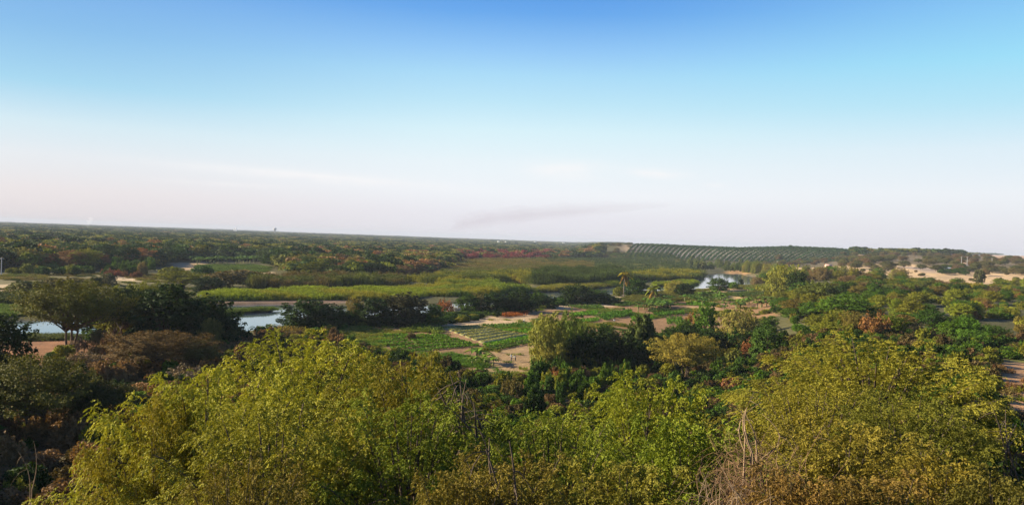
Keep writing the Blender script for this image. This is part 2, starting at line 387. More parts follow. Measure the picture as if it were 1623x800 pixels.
def plumes(rng, Rr, h, n, z0=.38, thmax=98, arch=.16, lo=.74, hi=1.10):
    """boughs arching from the heart of the crown to its ragged outline: arrays (n, 3) of base, knee, tip"""
    i = np.arange(n); th = np.arccos(1 - (i + .5) / n * (1 - math.cos(R(thmax)))); th = np.clip(th + rng.normal(0, .10, n), R(9), R(thmax)); a = i * 2.39996 + rng.uniform(-.35, .35, n)
    k = rng.uniform(lo, hi, n) * (1 + .16 * np.sin(a * 2 + rng.uniform(0, 6)) + .10 * np.sin(a * 3 + th * 4 + rng.uniform(0, 6)))
    hz = h * z0
    tip = np.stack([Rr * np.sin(th) * np.cos(a) * k, Rr * np.sin(th) * np.sin(a) * k, hz + (h - hz) * np.sign(np.cos(th)) * np.abs(np.cos(th)) ** .8 * (.74 + .26 * k)], 1)
    tip[:, 2] = np.maximum(tip[:, 2], .04 * h)
    base = tip * np.array([.36, .36, 0]) + np.c_[np.zeros((n, 2)), hz * .75 + .34 * (tip[:, 2] - hz)]
    knee = base * .42 + tip * .58 + np.c_[np.zeros((n, 2)), np.full(n, arch * Rr)] * rng.uniform(.6, 1.3, (n, 1))
    return base, knee, tip
def bez(b, k, t, s):
    s = s[..., None]; return b * (1 - s) ** 2 + 2 * k * s * (1 - s) + t * s ** 2
def crown_plume_mid(rng, pl, per, size, asp=.4, wid=.5, flat=.45, droop=.2):
    b, k, t = pl; n = len(b); j = np.repeat(np.arange(n), per); m = len(j)
    s = rng.uniform(.12, 1.04, m) ** .8; p = bez(b[j], k[j], t[j], s)
    ax = unit(t - b)[j]; side = unit(np.cross(ax, [0, 0, 1.0])); up = np.cross(side, ax)
    w = wid * (.45 + .75 * np.sin(np.pi * np.clip(s * .8 + .1, 0, 1))) * (1.15 - .55 * s)
    p = p + side * (rng.normal(size=m) * w)[:, None] + up * (rng.normal(size=m) * w * flat)[:, None] - np.array([0, 0, 1]) * (np.abs(rng.normal(size=m)) * w * droop)[:, None]
    out = unit(p - np.array([0, 0, b[:, 2].mean()]))
    nr = unit(np.array([0, 0, .55]) + .55 * out + .42 * rng.normal(size=p.shape))
    tg = unit(ax * .5 + side * rng.normal(size=m)[:, None] * .7 + .4 * rng.normal(size=p.shape) - np.array([0, 0, droop * 1.4]))
    L = size * rng.uniform(.6, 1.4, m); lob = rng.uniform(-.2, .2, n)
    g = Geo(); diamonds(g, p - tg * L[:, None] * .4, tg, nr, L, L * asp, np.clip(rng.normal(.47, .14, m) + lob[j], 0, 1))
    return g
def crown_plume_near(rng, pl, per, leaf=.088, wid=.019, nl=14, spread=.33):
    b, k, t = pl; n = len(b); j = np.repeat(np.arange(n), per); m = len(j)
    s = rng.uniform(.16, 1.0, m) ** .75; o = bez(b[j], k[j], t[j], s); o2 = bez(b[j], k[j], t[j], s + .05)
    ax = unit(o2 - o); side = unit(np.cross(ax, [0, 0, 1.0])); up = np.cross(side, ax)
    off = rng.normal(size=m) * spread * (1.2 - .75 * s)
    p = o + side * off[:, None] + up * (rng.normal(size=m) * .10)[:, None] - np.array([0, 0, 1]) * (off ** 2 * .35)[:, None]
    d = unit(ax * .8 + side * (np.sign(off) * rng.uniform(.2, 1.0, m))[:, None] + .28 * rng.normal(size=p.shape))
    Lt = rng.uniform(.26, .58, m); tv = np.clip(rng.normal(.47, .07, m) + rng.uniform(-.2, .2, n)[j], 0, 1); sd = unit(np.cross(d, [0, 0, 1.0]) + .2 * rng.normal(size=p.shape)); nu = np.cross(sd, d); nu *= np.sign(nu[:, 2:3] + 1e-6)
    g = Geo()
    for q in range(nl):
        f = (q + .6) / nl; c = p + d * (Lt * f)[:, None]; c[:, 2] -= .55 * Lt * f * f
        tt = d.copy(); tt[:, 2] -= 1.0 * f; sg = 1 if q % 2 else -1
        tl = unit(tt * .8 + sg * sd * .75 + rng.normal(size=p.shape) * .24 + np.array([0, 0, -.25]))
        nr = unit(nu + .38 * rng.normal(size=p.shape)); L = leaf * rng.uniform(.7, 1.35, m)
        diamonds(g, c, tl, nr, L, wid * L / leaf, np.clip(tv + rng.normal(0, .07, m), 0, 1), bend=.1)
    return g
def plume_limbs(rng, pl, h, base_r, stems=2, k=6, every=4, sp=.45):
    b, kn, t = pl; g = Geo(); fork_z = b[:, 2].min() * .75
    for st in range(stems):
        a = st * 6.28 / stems + rng.uniform(-.4, .4); bb = np.array([math.cos(a), math.sin(a), 0]) * sp * (stems > 1); fork = bb * 2.0 + [0, 0, fork_z]
        u = np.linspace(0, 1, 6)[:, None]; path = bb * (1 - u) + fork * u + np.array([1., .4, 0]) * np.sin(u * 3.6) * rng.uniform(-.22, .22); path[0, 2] = -.5
        g.tube(path, base_r * np.array([1.5, 1.05, .92, .85, .8, .75]) / math.sqrt(stems), k)
        for i in np.where(np.arange(len(b)) % every == st)[0]:
            u = np.linspace(0, 1, 5); p1 = bez(np.broadcast_to(fork, (5, 3)), np.broadcast_to((fork + b[i]) / 2 + [0, 0, .2], (5, 3)), np.broadcast_to(b[i], (5, 3)), u)
            p2 = bez(np.broadcast_to(b[i], (6, 3)), np.broadcast_to(kn[i], (6, 3)), np.broadcast_to(t[i], (6, 3)), np.linspace(.18, .92, 6))
            g.tube(np.concatenate([p1, p2]), np.linspace(base_r * .42, base_r * .05, 11), max(4, k - 2))
    return g
def limbs(rng, lobes, base_r, stems=1, k=6, spread=.25, top=.8):
    g = Geo()
    order = rng.permutation(len(lobes))[:min(len(lobes), 9)]
    for s in range(stems):
        a = s * 6.28 / stems + rng.uniform(-.4, .4)
        b = np.array([math.cos(a), math.sin(a), 0]) * spread * (stems > 1)
        cz = lobes[:, 2].min() * .6
        fork = b * 2.2 + np.array([rng.uniform(-.2, .2), rng.uniform(-.2, .2), max(cz, .3)])
        t = np.linspace(0, 1, 5)[:, None]
        path = b * (1 - t) + fork * t + np.array([1, 0, 0]) * np.sin(t * 3.1) * rng.uniform(-.15, .15)
        path[0, 2] = -.5
        g.tube(path, base_r * np.array([1.45, 1.0, .9, .82, .75]) / math.sqrt(stems), k)
        for i in order[s::stems]:
            e = lobes[i, :3] + np.array([0, 0, lobes[i, 5] * .4]); t = np.linspace(0, 1, 6)[:, None]
            path = fork * (1 - t) + e * top * t + fork * (1 - top) * t + np.array([0, 0, 1]) * np.sin(t * 3.14) * .12 * np.linalg.norm(e - fork) + rng.normal(size=(6, 3)) * .06 * np.sin(t * 3.14)
            g.tube(path, np.linspace(base_r * .6, base_r * .12, 6), max(4, k - 1))
    return g
rng = np.random.default_rng(7)
SPEC = {}          # species -> list of (crown mesh, trunk mesh, radius, height)
def species(name, nvar, Rr, h, lob, nleaf, size, trunk_r, stems=1, **kw):
    out = []
    for i in range(nvar):
        r_ = np.random.default_rng(hash_(name) + i)
        lb = lob(r_)
        c = crown_mid(r_, lb, nleaf, size, **kw).mesh(name + '_crown', M_LEAF)
        t = limbs(r_, lb, trunk_r, stems, spread=.45).mesh(name + '_trunk', M_BARK) if trunk_r else None
        out.append((c, t, Rr, h))
    SPEC[name] = out
def hash_(s): return sum((i + 1) * ord(c) for i, c in enumerate(s))
def plume_species(name, nvar, Rr, h, n, per, size, trunk_r, stems, pk, **kw):
    out = []
    for i in range(nvar):
        r_ = np.random.default_rng(hash_(name) + i); pl = plumes(r_, Rr, h, n, **pk)
        out.append((crown_plume_mid(r_, pl, per, size, **kw).mesh(name + '_crown', M_LEAF), plume_limbs(r_, pl, h, trunk_r, stems, 6, max(stems, n // 14)).mesh(name + '_trunk', M_BARK), Rr, h))
    SPEC[name] = out
plume_species('spreading_tree', 4, 5.5, 7.5, 64, 100, .36, .26, 2, dict(z0=.40, thmax=97), asp=.36, wid=.62)
plume_species('umbrella_tree', 3, 8.0, 10.5, 120, 210, .24, .34, 3, dict(z0=.54, thmax=93, arch=.10, lo=.66), asp=.32, wid=.72, droop=.4)
plume_species('evergreen_tree', 4, 4.0, 8.0, 80, 85, .36, .24, 1, dict(z0=.38, thmax=136, arch=.12, lo=.70), asp=.46, wid=.55, flat=.7)
plume_species('willow_tree', 4, 4.6, 9.5, 84, 100, .38, .26, 2, dict(z0=.42, thmax=132, arch=.22, lo=.66, hi=1.14), asp=.22, wid=.5, flat=.6, droop=1.5)
species('upright_shrub', 3, 1.5, 3.6, lambda r: lobes_plume(r, 1.5, 3.6, 13), 1500, .26, 0, asp=.34, droop=-.35)
species('round_shrub', 3, 1.7, 2.0, lambda r: lobes_round(r, 1.7, 2.0, 14, -.05, (.32, .5), .9), 1300, .25, 0, asp=.42, droop=.1)
species('dry_shrub', 2, 1.7, 2.2, lambda r: lobes_plume(r, 1.7, 2.2, 10), 700, .22, .05, 4, asp=.22, droop=-.2, sh=(.4, 1.05))
species('distant_tree', 5, 5.0, 6.5, lambda r: lobes_spread(r, 5.0, 6.5, 13, .85, (.28, .48)), 620, .95, 0, asp=.5, droop=.1)
species('distant_shrub', 3, 2.4, 3.4, lambda r: lobes_round(r, 2.4, 3.4, 8, -.02, (.4, .55)), 240, .75, 0, asp=.5)

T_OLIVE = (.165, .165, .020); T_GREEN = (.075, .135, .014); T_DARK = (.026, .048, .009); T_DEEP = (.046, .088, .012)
T_YELLOW = (.25, .23, .04); T_BROWN = (.12, .085, .03); T_RUST = (.23, .085, .03); T_RED = (.20, .04, .04); T_BRIGHT = (.12, .17, .024); T_GREY = (.16, .12, .085)
def jitter(t, r, a=.14):
    return np.clip(np.array(t) * (1 + r.normal(0, a)) * (1 + r.normal(0, a * .5, 3)), .008, .4)
def plant(spec, x, y, w, h, label, cat='tree', group=None, tint=T_OLIVE, name=None, z=None, parts=True, rz=None, sink=.15):
    r = rng; lst = SPEC[spec]; c, t, Rr, H = lst[r.integers(len(lst))]
    z = float(Z(x, y)[0]) if z is None else z
    S = (w / (2 * Rr), w / (2 * Rr) * r.uniform(.9, 1.1), h / H)
    name = name or spec
    tint = jitter(tint, r, .08)
    rz = r.uniform(0, 6.28) if rz is None else rz
    if t is not None and parts:
        o = link(name, None, None, (x, y, z - sink)); o.scale = S; o.rotation_euler = (0, 0, rz); o.empty_display_size = .5
        k = link('crown', c, o); tag(k, tint=tint); link('trunk', t, o)
    else:
        o = link(name, c, None, (x, y, z - sink)); o.scale = S; o.rotation_euler = (0, 0, rz); tag(o, tint=tint)
    return tag(o, label, cat, group)
def plant_px(spec, px, py, top, w, label, cat='tree', **kw):
    """plant standing at ground pixel (px, py), its top at pixel row `top`, w pixels wide"""
    g = at(px, py)[0]; d = float(np.hypot(*g))
    k = d / F
    return plant(spec, float(g[0]), float(g[1]), w * k, (py - top) * k, label, cat, **kw)

# ------------------------------------------------------------------ ground, river, fields
def poly_soft(pts, x, y, soft, jit=3.0, near=None):
    pg = P(pts); m = np.zeros(x.shape)
    lo = pg.min(0) - 30; hi = pg.max(0) + 30
    k = (x > lo[0]) & (x < hi[0]) & (y > lo[1]) & (y < hi[1])
    m[k] = sstep(-soft, soft, sdist(pg, x[k], y[k]) + jit * .6 * fbm(x[k], y[k], 8, 4))
    return m
SAND = (.46, .345, .205); SOIL = (.23, .135, .065); RED = (.20, .095, .045); DUNE = (.50, .345, .185); GRASSY = (.10, .115, .03); FLOOR = (.075, .07, .028); MUD = (.13, .10, .065)
SOILS = [  # polygons of the photograph, colour, edge softness in metres
    ([(-60, 436), (130, 432), (225, 433), (300, 437), (300, 446), (200, 452), (120, 455), (-60, 500)], (.135, .115, .05), 4),
    ([(165, 436), (205, 433), (222, 436), (222, 446), (185, 445)], SAND, 3), ([(-40, 452), (30, 450), (50, 455), (10, 462), (-40, 462)], SAND, 3), ([(100, 446), (135, 444), (150, 452), (118, 453)], SAND, 2),
    ([(-60, 463), (60, 462), (60, 476), (-60, 484)], (.17, .10, .06), 4),
    ([(262, 416), (330, 415), (325, 426), (290, 428)], (.35, .24, .13), 4), ([(400, 430), (432, 431), (428, 437), (396, 436)], SAND, 2),
    ([(330, 477.5), (440, 476.5), (560, 476), (560, 480), (330, 481.5)], (.17, .11, .075), 2),
    ([(-60, 541), (90, 536), (230, 536), (330, 540), (300, 600), (130, 610), (-60, 610)], RED, 4),
    ([(0, 708), (60, 704), (90, 716), (0, 730)], RED, 1), ([(130, 578), (190, 576), (190, 600), (140, 600)], (.26, .19, .14), 2),
    ([(560, 512), (700, 500), (850, 488), (1000, 478), (1250, 462), (1290, 480), (1230, 500), (1090, 530), (900, 570), (840, 600), (770, 600), (640, 560), (520, 548), (480, 530)], SOIL, 5),
    ([(600, 507), (700, 494), (840, 488), (840, 512), (760, 517), (640, 516)], (.42, .30, .17), 3),
    ([(700, 487), (860, 481), (905, 484), (900, 490), (720, 494)], (.40, .28, .16), 2),
    ([(925, 480), (955, 481), (975, 486), (930, 485)], SAND, 2), ([(975, 470), (1010, 470), (1010, 475), (980, 476)], SAND, 1.5),
    ([(770, 557), (850, 545), (880, 560), (850, 600), (760, 595), (740, 585)], (.30, .20, .10), 3),
    ([(1120, 456), (1165, 456), (1165, 463), (1120, 463)], (.42, .28, .14), 3), ([(1085, 485), (1140, 482), (1140, 492), (1085, 492)], (.38, .24, .12), 2),
    ([(1165, 470), (1205, 471), (1205, 478), (1160, 476)], (.36, .24, .11), 2), ([(1235, 478), (1262, 478), (1262, 490), (1230, 490)], (.33, .22, .09), 2),
    ([(1160, 426), (1225, 424), (1225, 432), (1150, 433)], (.42, .25, .11), 5),
    ([(830, 405), (1060, 400), (1100, 420), (1110, 436), (985, 440), (830, 440)], GRASSY, 12),
    ([(1190, 422), (1300, 424), (1420, 417), (1480, 424), (1540, 429), (1660, 433), (1660, 449), (1580, 449), (1540, 460), (1480, 445), (1430, 438), (1330, 433), (1200, 434)], DUNE, 8),
    ([(1420, 421), (1485, 424), (1520, 434), (1470, 432)], (.36, .27, .20), 6),
    ([(985, 388), (1008, 388), (1014, 391), (1000, 397), (988, 399)], (.30, .22, .15), 18), ([(1000, 388), (1350, 388), (1345, 409), (1150, 412), (1005, 403)], (.25, .215, .15), 12), ([(1060, 398), (1180, 396), (1200, 407), (1080, 406)], (.44, .37, .27), 14),
    ([(1345, 392), (1400, 398), (1400, 408), (1350, 408)], (.42, .32, .22), 14), ([(1568, 404), (1660, 404), (1660, 412), (1568, 410)], (.44, .30, .20), 10),
    ([(1590, 560), (1660, 555), (1660, 578), (1600, 578)], (.16, .18, .03), 3), ([(1570, 574), (1700, 572), (1700, 760), (1560, 740)], (.36, .205, .10), 2),
    ([(880, 380), (900, 381), (900, 387), (882, 386)], (.42, .30, .24), 30),
]
def build_ground():
    a = np.radians(np.concatenate([np.arange(-180, -44, 6), np.arange(-44, 44, .25), np.arange(44, 180, 6)]))
    r = np.concatenate([np.geomspace(.6, 170, 190, endpoint=False), np.geomspace(170, 850, 150, endpoint=False), np.geomspace(850, 12000, 110)])
    A, Q = np.meshgrid(a, r); x = (Q * np.sin(A)).ravel(); y = (Q * np.cos(A)).ravel()
    w = water_depth(x, y); z = Zb(x, y) - 1.9 * w
    d = np.hypot(x, y); ang = np.degrees(np.arctan2(x, y))
    col = np.empty((len(x), 4)); col[:, 3] = 1
    col[:, :3] = FLOOR
    def lay(c, m): col[:, :3] = col[:, :3] * (1 - m[:, None]) + np.array(c) * m[:, None]
    lay((.15, .10, .05), .8 * (1 - sstep(120, 190, d)))
    lay((.20, .14, .085), .55 * sstep(16, 24, ang) * sstep(600, 900, d))
    for pts, c, s in SOILS:
        lay(c, poly_soft(pts, x, y, s))
    lay(MUD, w * .9)
    V = np.stack([x, y, z], 1); n = len(a)
    i = np.arange(len(r) - 1)[:, None] * n; j = np.arange(n)[None]; j2 = (j + 1) % n
    q = np.stack([i + j, i + n + j, i + n + j2, i + j2], -1).reshape(-1, 4)[:, ::-1]
    V = np.concatenate([V, [[0, 0, 26.3]]])
    col = np.concatenate([col, [[.15, .1, .05, 1]]])
    T = np.stack([j[0], j2[0] if j2.ndim > 1 else j2, np.full(n, len(V) - 1)], -1)
    me = mesh('ground', V, q, ground_material(), None, T, None, True)
    at_ = me.attributes.new('soil', 'FLOAT_COLOR', 'POINT'); at_.data.foreach_set('color', col.astype(np.float32).ravel())
    tag(link('ground', me), 'rolling sandy and grassy ground of the river valley', kind='structure')
build_ground()
def build_water():
    g = Geo()
    M = water_material()
    for nm, pg in (('river', RIVER), ('pond', POOL)):
        n = len(pg) // 2 if nm == 'river' else 0
        c = pg.mean(0)
        if nm == 'river':
            u, l = pg[:n], pg[n:][::-1]
            m = (u + l) / 2; u = m + (u - m) * 1.25 + unit(u - m) * 4; l = m + (l - m) * 1.25 + unit(l - m) * 4
            V = np.concatenate([u, l]); q = [(i, n + i, n + i + 1, i + 1) for i in range(n - 1)]
            me = mesh('river', np.c_[V, np.full(len(V), WATER_Z)], q, M)
        else:
            V = c + (pg - c) * 1.3; me = mesh('pond', np.c_[V, np.full(5, WATER_Z)], None, M, None, [(0, 1, 2), (0, 2, 3), (0, 3, 4)])
        tag(link(nm, me), 'still pale blue river winding through the valley' if nm == 'river' else 'small dark pool among the red reeds', kind='structure')
build_water()

# ------------------------------------------------------------------ masses: reeds, marsh grass, far woodland (geometry nodes)
def reed_tuft():
    g = Geo(); r = np.random.default_rng(3); n = 46
    p = np.c_[r.normal(0, .55, (n, 2)), np.zeros(n)]; h = r.uniform(1.3, 2.9, n)
    t = unit(np.c_[r.normal(0, .16, (n, 2)), np.ones(n)]); nr = np.c_[r.normal(size=(n, 2)), np.zeros(n)]
    diamonds(g, p, t, nr, h, r.uniform(.05, .10, n), np.clip(r.normal(.5, .2, n), 0, 1))
    m = 60; q = r.integers(0, n, m); s = r.uniform(.45, .95, m)      # bent leaves
    b = p[q] + t[q] * (h[q] * s)[:, None]
    diamonds(g, b, unit(np.c_[r.normal(size=(m, 2)), r.uniform(-.2, .7, m)]), np.c_[r.normal(0, .4, (m, 2)), np.ones(m)], r.uniform(.5, 1.0, m), .06, np.clip(r.normal(.6, .2, m), 0, 1))
    return g.mesh('reed_tuft', M_LEAF)
REED = reed_tuft()
o = link('reed_clump', REED, None, (*at(332, 477)[0], .2)); o.scale = (1.2, 1.2, 1.0)
tag(o, 'lone clump of bright reeds on the mud at the far river bank', 'reeds', tint=T_BRIGHT); SRC_REED = o
def scatter_mass(name, pts, rz, scl, tint, kindidx, sources, label, cat=None, group=None):
    """one object: every point carries an instance of one of the source plants"""
    me = bpy.data.meshes.new(name); me.vertices.add(len(pts)); me.vertices.foreach_set('co', np.asarray(pts, np.float32).ravel())
    def attr(nm, ty, key, val): me.attributes.new(nm, ty, 'POINT').data.foreach_set(key, np.asarray(val, np.float32 if ty != 'INT' else np.int32).ravel())
    attr('turn', 'FLOAT', 'value', rz); attr('size', 'FLOAT_VECTOR', 'vector', scl); attr('kind_index', 'INT', 'value', kindidx)
    attr('tint', 'FLOAT_COLOR', 'color', np.c_[tint, np.ones(len(tint))])
    me.update(); ob = link(name, me)
    ng = bpy.data.node_groups.new(name, 'GeometryNodeTree')
    ng.interface.new_socket('Geometry', in_out='INPUT', socket_type='NodeSocketGeometry'); ng.interface.new_socket('Geometry', in_out='OUTPUT', socket_type='NodeSocketGeometry')
    N = ng.nodes.new; L = ng.links.new
    gi, go = N('NodeGroupInput'), N('NodeGroupOutput'); jn = N('GeometryNodeJoinGeometry')
    def named(nm, ty):
        n = N('GeometryNodeInputNamedAttribute'); n.data_type = ty; n.inputs['Name'].default_value = nm
        return [s for s in n.outputs if s.enabled and s.name == 'Attribute'][0]
    turn, size, ki = named('turn', 'FLOAT'), named('size', 'FLOAT_VECTOR'), named('kind_index', 'INT')
    cx = N('ShaderNodeCombineXYZ'); L(turn, cx.inputs[2])
    for i, s in enumerate(sources):
        oi = N('GeometryNodeObjectInfo'); oi.transform_space = 'ORIGINAL'; oi.inputs['Object'].default_value = s; oi.inputs['As Instance'].default_value = True
        cmp_ = N('FunctionNodeCompare'); cmp_.data_type = 'INT'; cmp_.operation = 'EQUAL'
        ins = [k for k in cmp_.inputs if k.enabled]; L(ki, ins[0]); ins[1].default_value = i
        ip = N('GeometryNodeInstanceOnPoints')
        L(gi.outputs[0], ip.inputs['Points']); L(cmp_.outputs[0], ip.inputs['Selection']); L(oi.outputs['Geometry'], ip.inputs['Instance'])
        er = N('FunctionNodeEulerToRotation'); L(cx.outputs[0], er.inputs[0]); L(er.outputs[0], ip.inputs['Rotation']); L(size, ip.inputs['Scale'])
        L(ip.outputs[0], jn.inputs[0])
    L(jn.outputs[0], go.inputs[0])
    md = ob.modifiers.new('scatter', 'NODES'); md.node_group = ng
    return tag(ob, label, cat, group, 'stuff')
def fill_poly(pts, spacing, r=rng, world_poly=None):
    pg = P(pts) if world_poly is None else world_poly
    lo, hi = pg.min(0), pg.max(0)
    n = int((hi[0] - lo[0]) * (hi[1] - lo[1]) / spacing ** 2) + 1
    c = r.uniform(lo, hi, (n, 2)); return c[inside(pg, c[:, 0], c[:, 1])]
def reed_bed(pts, tint, h, spacing, label, wide=1.3, cat='reeds', tint2=None):
    c = fill_poly(pts, spacing); n = len(c)
    if n < 3: return
    z = Z(c[:, 0], c[:, 1]); k = z > -.32; c, z = c[k], z[k]; n = len(c)
    f = 1 + .26 * fbm(c[:, 0], c[:, 1], 11, 9); s = h / 2.6 * f * rng.uniform(.65, 1.35, n)
    t = np.array(tint) * rng.uniform(.65, 1.3, (n, 1)) * (1 + .22 * fbm(c[:, 0], c[:, 1], 6, 13))[:, None].clip(.5, 1.5)
    if tint2 is not None:
        m = sstep(-.1, .6, fbm(c[:, 0], c[:, 1], 12, 11))[:, None]; t = t * (1 - m) + np.array(tint2) * m
    sx = wide * rng.uniform(.8, 1.3, n)
    scatter_mass('reed_bed', np.c_[c, z - .1], rng.uniform(0, 6.28, n), np.c_[sx, sx, s], t, np.zeros(n), [SRC_REED], label, cat)
BR = (.195, .24, .018); YG = (.24, .225, .024)
reed_bed([(322, 468), (420, 463), (560, 460), (560, 475), (440, 476), (322, 476)], BR, 2.2, 1.25, 'long bright green reed bed along the far river bank', tint2=YG)
reed_bed([(560, 459), (690, 456), (705, 467), (640, 475), (560, 477)], BR, 2.2, 1.3, 'bright reed bed behind the dark bank trees', tint2=YG)
reed_bed([(690, 459), (706, 452), (760, 449.5), (830, 454), (842, 463), (780, 468), (690, 470)], (.155, .20, .025), 3.2, 1.35, 'raised mound of bright green reeds in mid valley', tint2=YG)
reed_bed([(395, 448), (640, 444), (640, 455), (400, 459)], (.085, .10, .02), 4.8, 1.9, 'tall dark reed wall behind the bright left bed', 1.9, tint2=T_BROWN)
reed_bed([(640, 445), (690, 446), (720, 440), (845, 436), (845, 449), (700, 451)], (.10, .12, .022), 4.4, 1.9, 'tall olive reed wall behind the raised reed mound', 1.9, tint2=YG)
reed_bed([(845, 437), (985, 433), (988, 448), (900, 453), (845, 451)], (.055, .08, .018), 5.5, 2.0, 'tall dark green thicket of cane left of the tall palm', 2.0)
reed_bed([(842, 463), (860, 456), (985, 448), (985, 456), (935, 460), (880, 463)], (.20, .185, .03), 2.0, 1.4, 'yellowish reed bed by the palm and river bend', tint2=BR)
reed_bed([(1036, 450), (1110, 446.5), (1110, 452.5), (1040, 456)], BR, 2.2, 1.5, 'bright reed islet right of the palms')
reed_bed([(990, 437), (1108, 434), (1118, 441), (990, 447)], (.085, .11, .022), 4.5, 2.1, 'tall reed edge of the marsh beside the right pool', 2.0, tint2=YG)
reed_bed([(-40, 489), (48, 486), (56, 500), (-40, 503)], (.10, .15, .022), 1.4, 1.0, 'green grass bank at the left edge above the river')
reed_bed([(345, 493), (372, 490.8), (430, 489), (440, 489.5), (420, 491.5), (352, 495)], (.12, .17, .018), .8, .9, 'low green reed strip standing in the river')
reed_bed([(795, 438), (845, 436), (842, 448), (795, 447)], (.20, .07, .035), 3.0, 1.7, 'rust red reed patch above the small pool', 1.6)
reed_bed([(690, 436), (735, 413), (850, 411), (940, 418), (940, 433), (850, 437), (720, 440)], (.17, .13, .035), 2.6, 2.3, 'brownish reed meadow in front of the crimson thicket', 2.0, tint2=(.11, .12, .025))
reed_bed([(-60, 474), (50, 472), (62, 482), (-60, 487)], (.045, .06, .018), 2.6, 1.5, 'dark reed strip at the left edge of the river flat')
reed_bed([(40, 533), (90, 533), (160, 532), (160, 537), (40, 541)], (.10, .12, .03), 1.2, .9, 'waterside grass under the big left tree')
reed_bed([(1160, 453), (1225, 451), (1240, 458), (1170, 458)], (.17, .17, .03), 1.1, 1.2, 'yellow green waterside grass below the right pool')
reed_bed([(985, 474), (1060, 462), (1110, 462), (1090, 476), (1010, 482)], (.14, .14, .03), 1.2, 1.3, 'olive weeds between the palms and the banana plots')
reed_bed([(1195, 462), (1260, 462), (1280, 478), (1200, 474)], (.13, .12, .03), .8, 1.1, 'dry olive weeds on the fallow plot by the right pool')
reed_bed([(310, 421), (400, 419), (428, 423), (420, 432), (330, 430)], (.09, .14, .022), .8, 1.6, 'flat green meadow below the left banana rows', 1.6)
# marsh
def marsh():
    c = fill_poly([(840, 411), (950, 403), (1060, 402), (1110, 420), (1115, 436), (985, 438), (940, 433), (940, 421), (840, 420)], 4.2); n = len(c)
    d = np.hypot(c[:, 0], c[:, 1]); z = Z(c[:, 0], c[:, 1]); f = fbm(c[:, 0], c[:, 1], 40, 5)
    m = sstep(-.5, .9, f)[:, None]; t = np.array((.10, .14, .025)) * (1 - m) + np.array((.155, .145, .032)) * m
    k = rng.random(n) < .10; t[k] = np.array((.05, .075, .02))
    t = t * rng.uniform(.8, 1.2, (n, 1))
    s = np.where(k, 1.6, .75) * rng.uniform(.7, 1.3, n); w = 2.6 * rng.uniform(.8, 1.4, n)
    scatter_mass('marsh_reeds', np.c_[c, z - .1], rng.uniform(0, 6.28, n), np.c_[w, w, s], t, np.zeros(n), [SRC_REED], 'wide olive green marsh between the woodland and the orchard hill', 'marsh')
marsh()

# ------------------------------------------------------------------ farm plots
def quad_map(q, u, v):
    q = np.array(q); return (q[0] * (1 - u)[:, None] + q[1] * u[:, None]) * (1 - v)[:, None] + (q[3] * (1 - u)[:, None] + q[2] * u[:, None]) * v[:, None]
M_BED = plain('seedling_bed', (.24, .225, .085), .95, 1.6, .35, .4)
M_FURROW = plain('furrow_soil', (.13, .085, .045), .95, 1.2, .3, .4)
def crop(name, px_quad, tint, h, dens, label, cat='crop', size=.5, rows=0, parent=None):
    q = P(px_quad); A = abs(np.cross(q[2] - q[0], q[3] - q[1])) / 2; n = int(A * dens * 1.7)
    u, v = rng.random(n), rng.random(n)
    if rows:
        v = (np.floor(v * rows) + .5 + rng.normal(0, .13, n)) / rows; v = np.clip(v, 0, 1)
    p = quad_map(q, u, v); bare = fbm(p[:, 0], p[:, 1], 5, 8) > .95; p = p[~bare]; n = len(p)
    hh = h * (1 + .25 * fbm(p[:, 0], p[:, 1], 6, 6)); z = Z(p[:, 0], p[:, 1]) + rng.uniform(0, .8, n) * hh
    g = Geo(); b = np.c_[p, z]
    diamonds(g, b, np.c_[rng.normal(size=(n, 2)), rng.uniform(.1, 1.4, n)], np.c_[rng.normal(0, .6, (n, 2)), np.ones(n)], size * rng.uniform(.7, 1.5, n), size * .27, np.clip(rng.normal(.5, .22, n), 0, 1))
    o = link(name, g.mesh(name, M_LEAF), parent)
    return tag(o, label, None if parent else cat, kind='stuff', tint=tint)
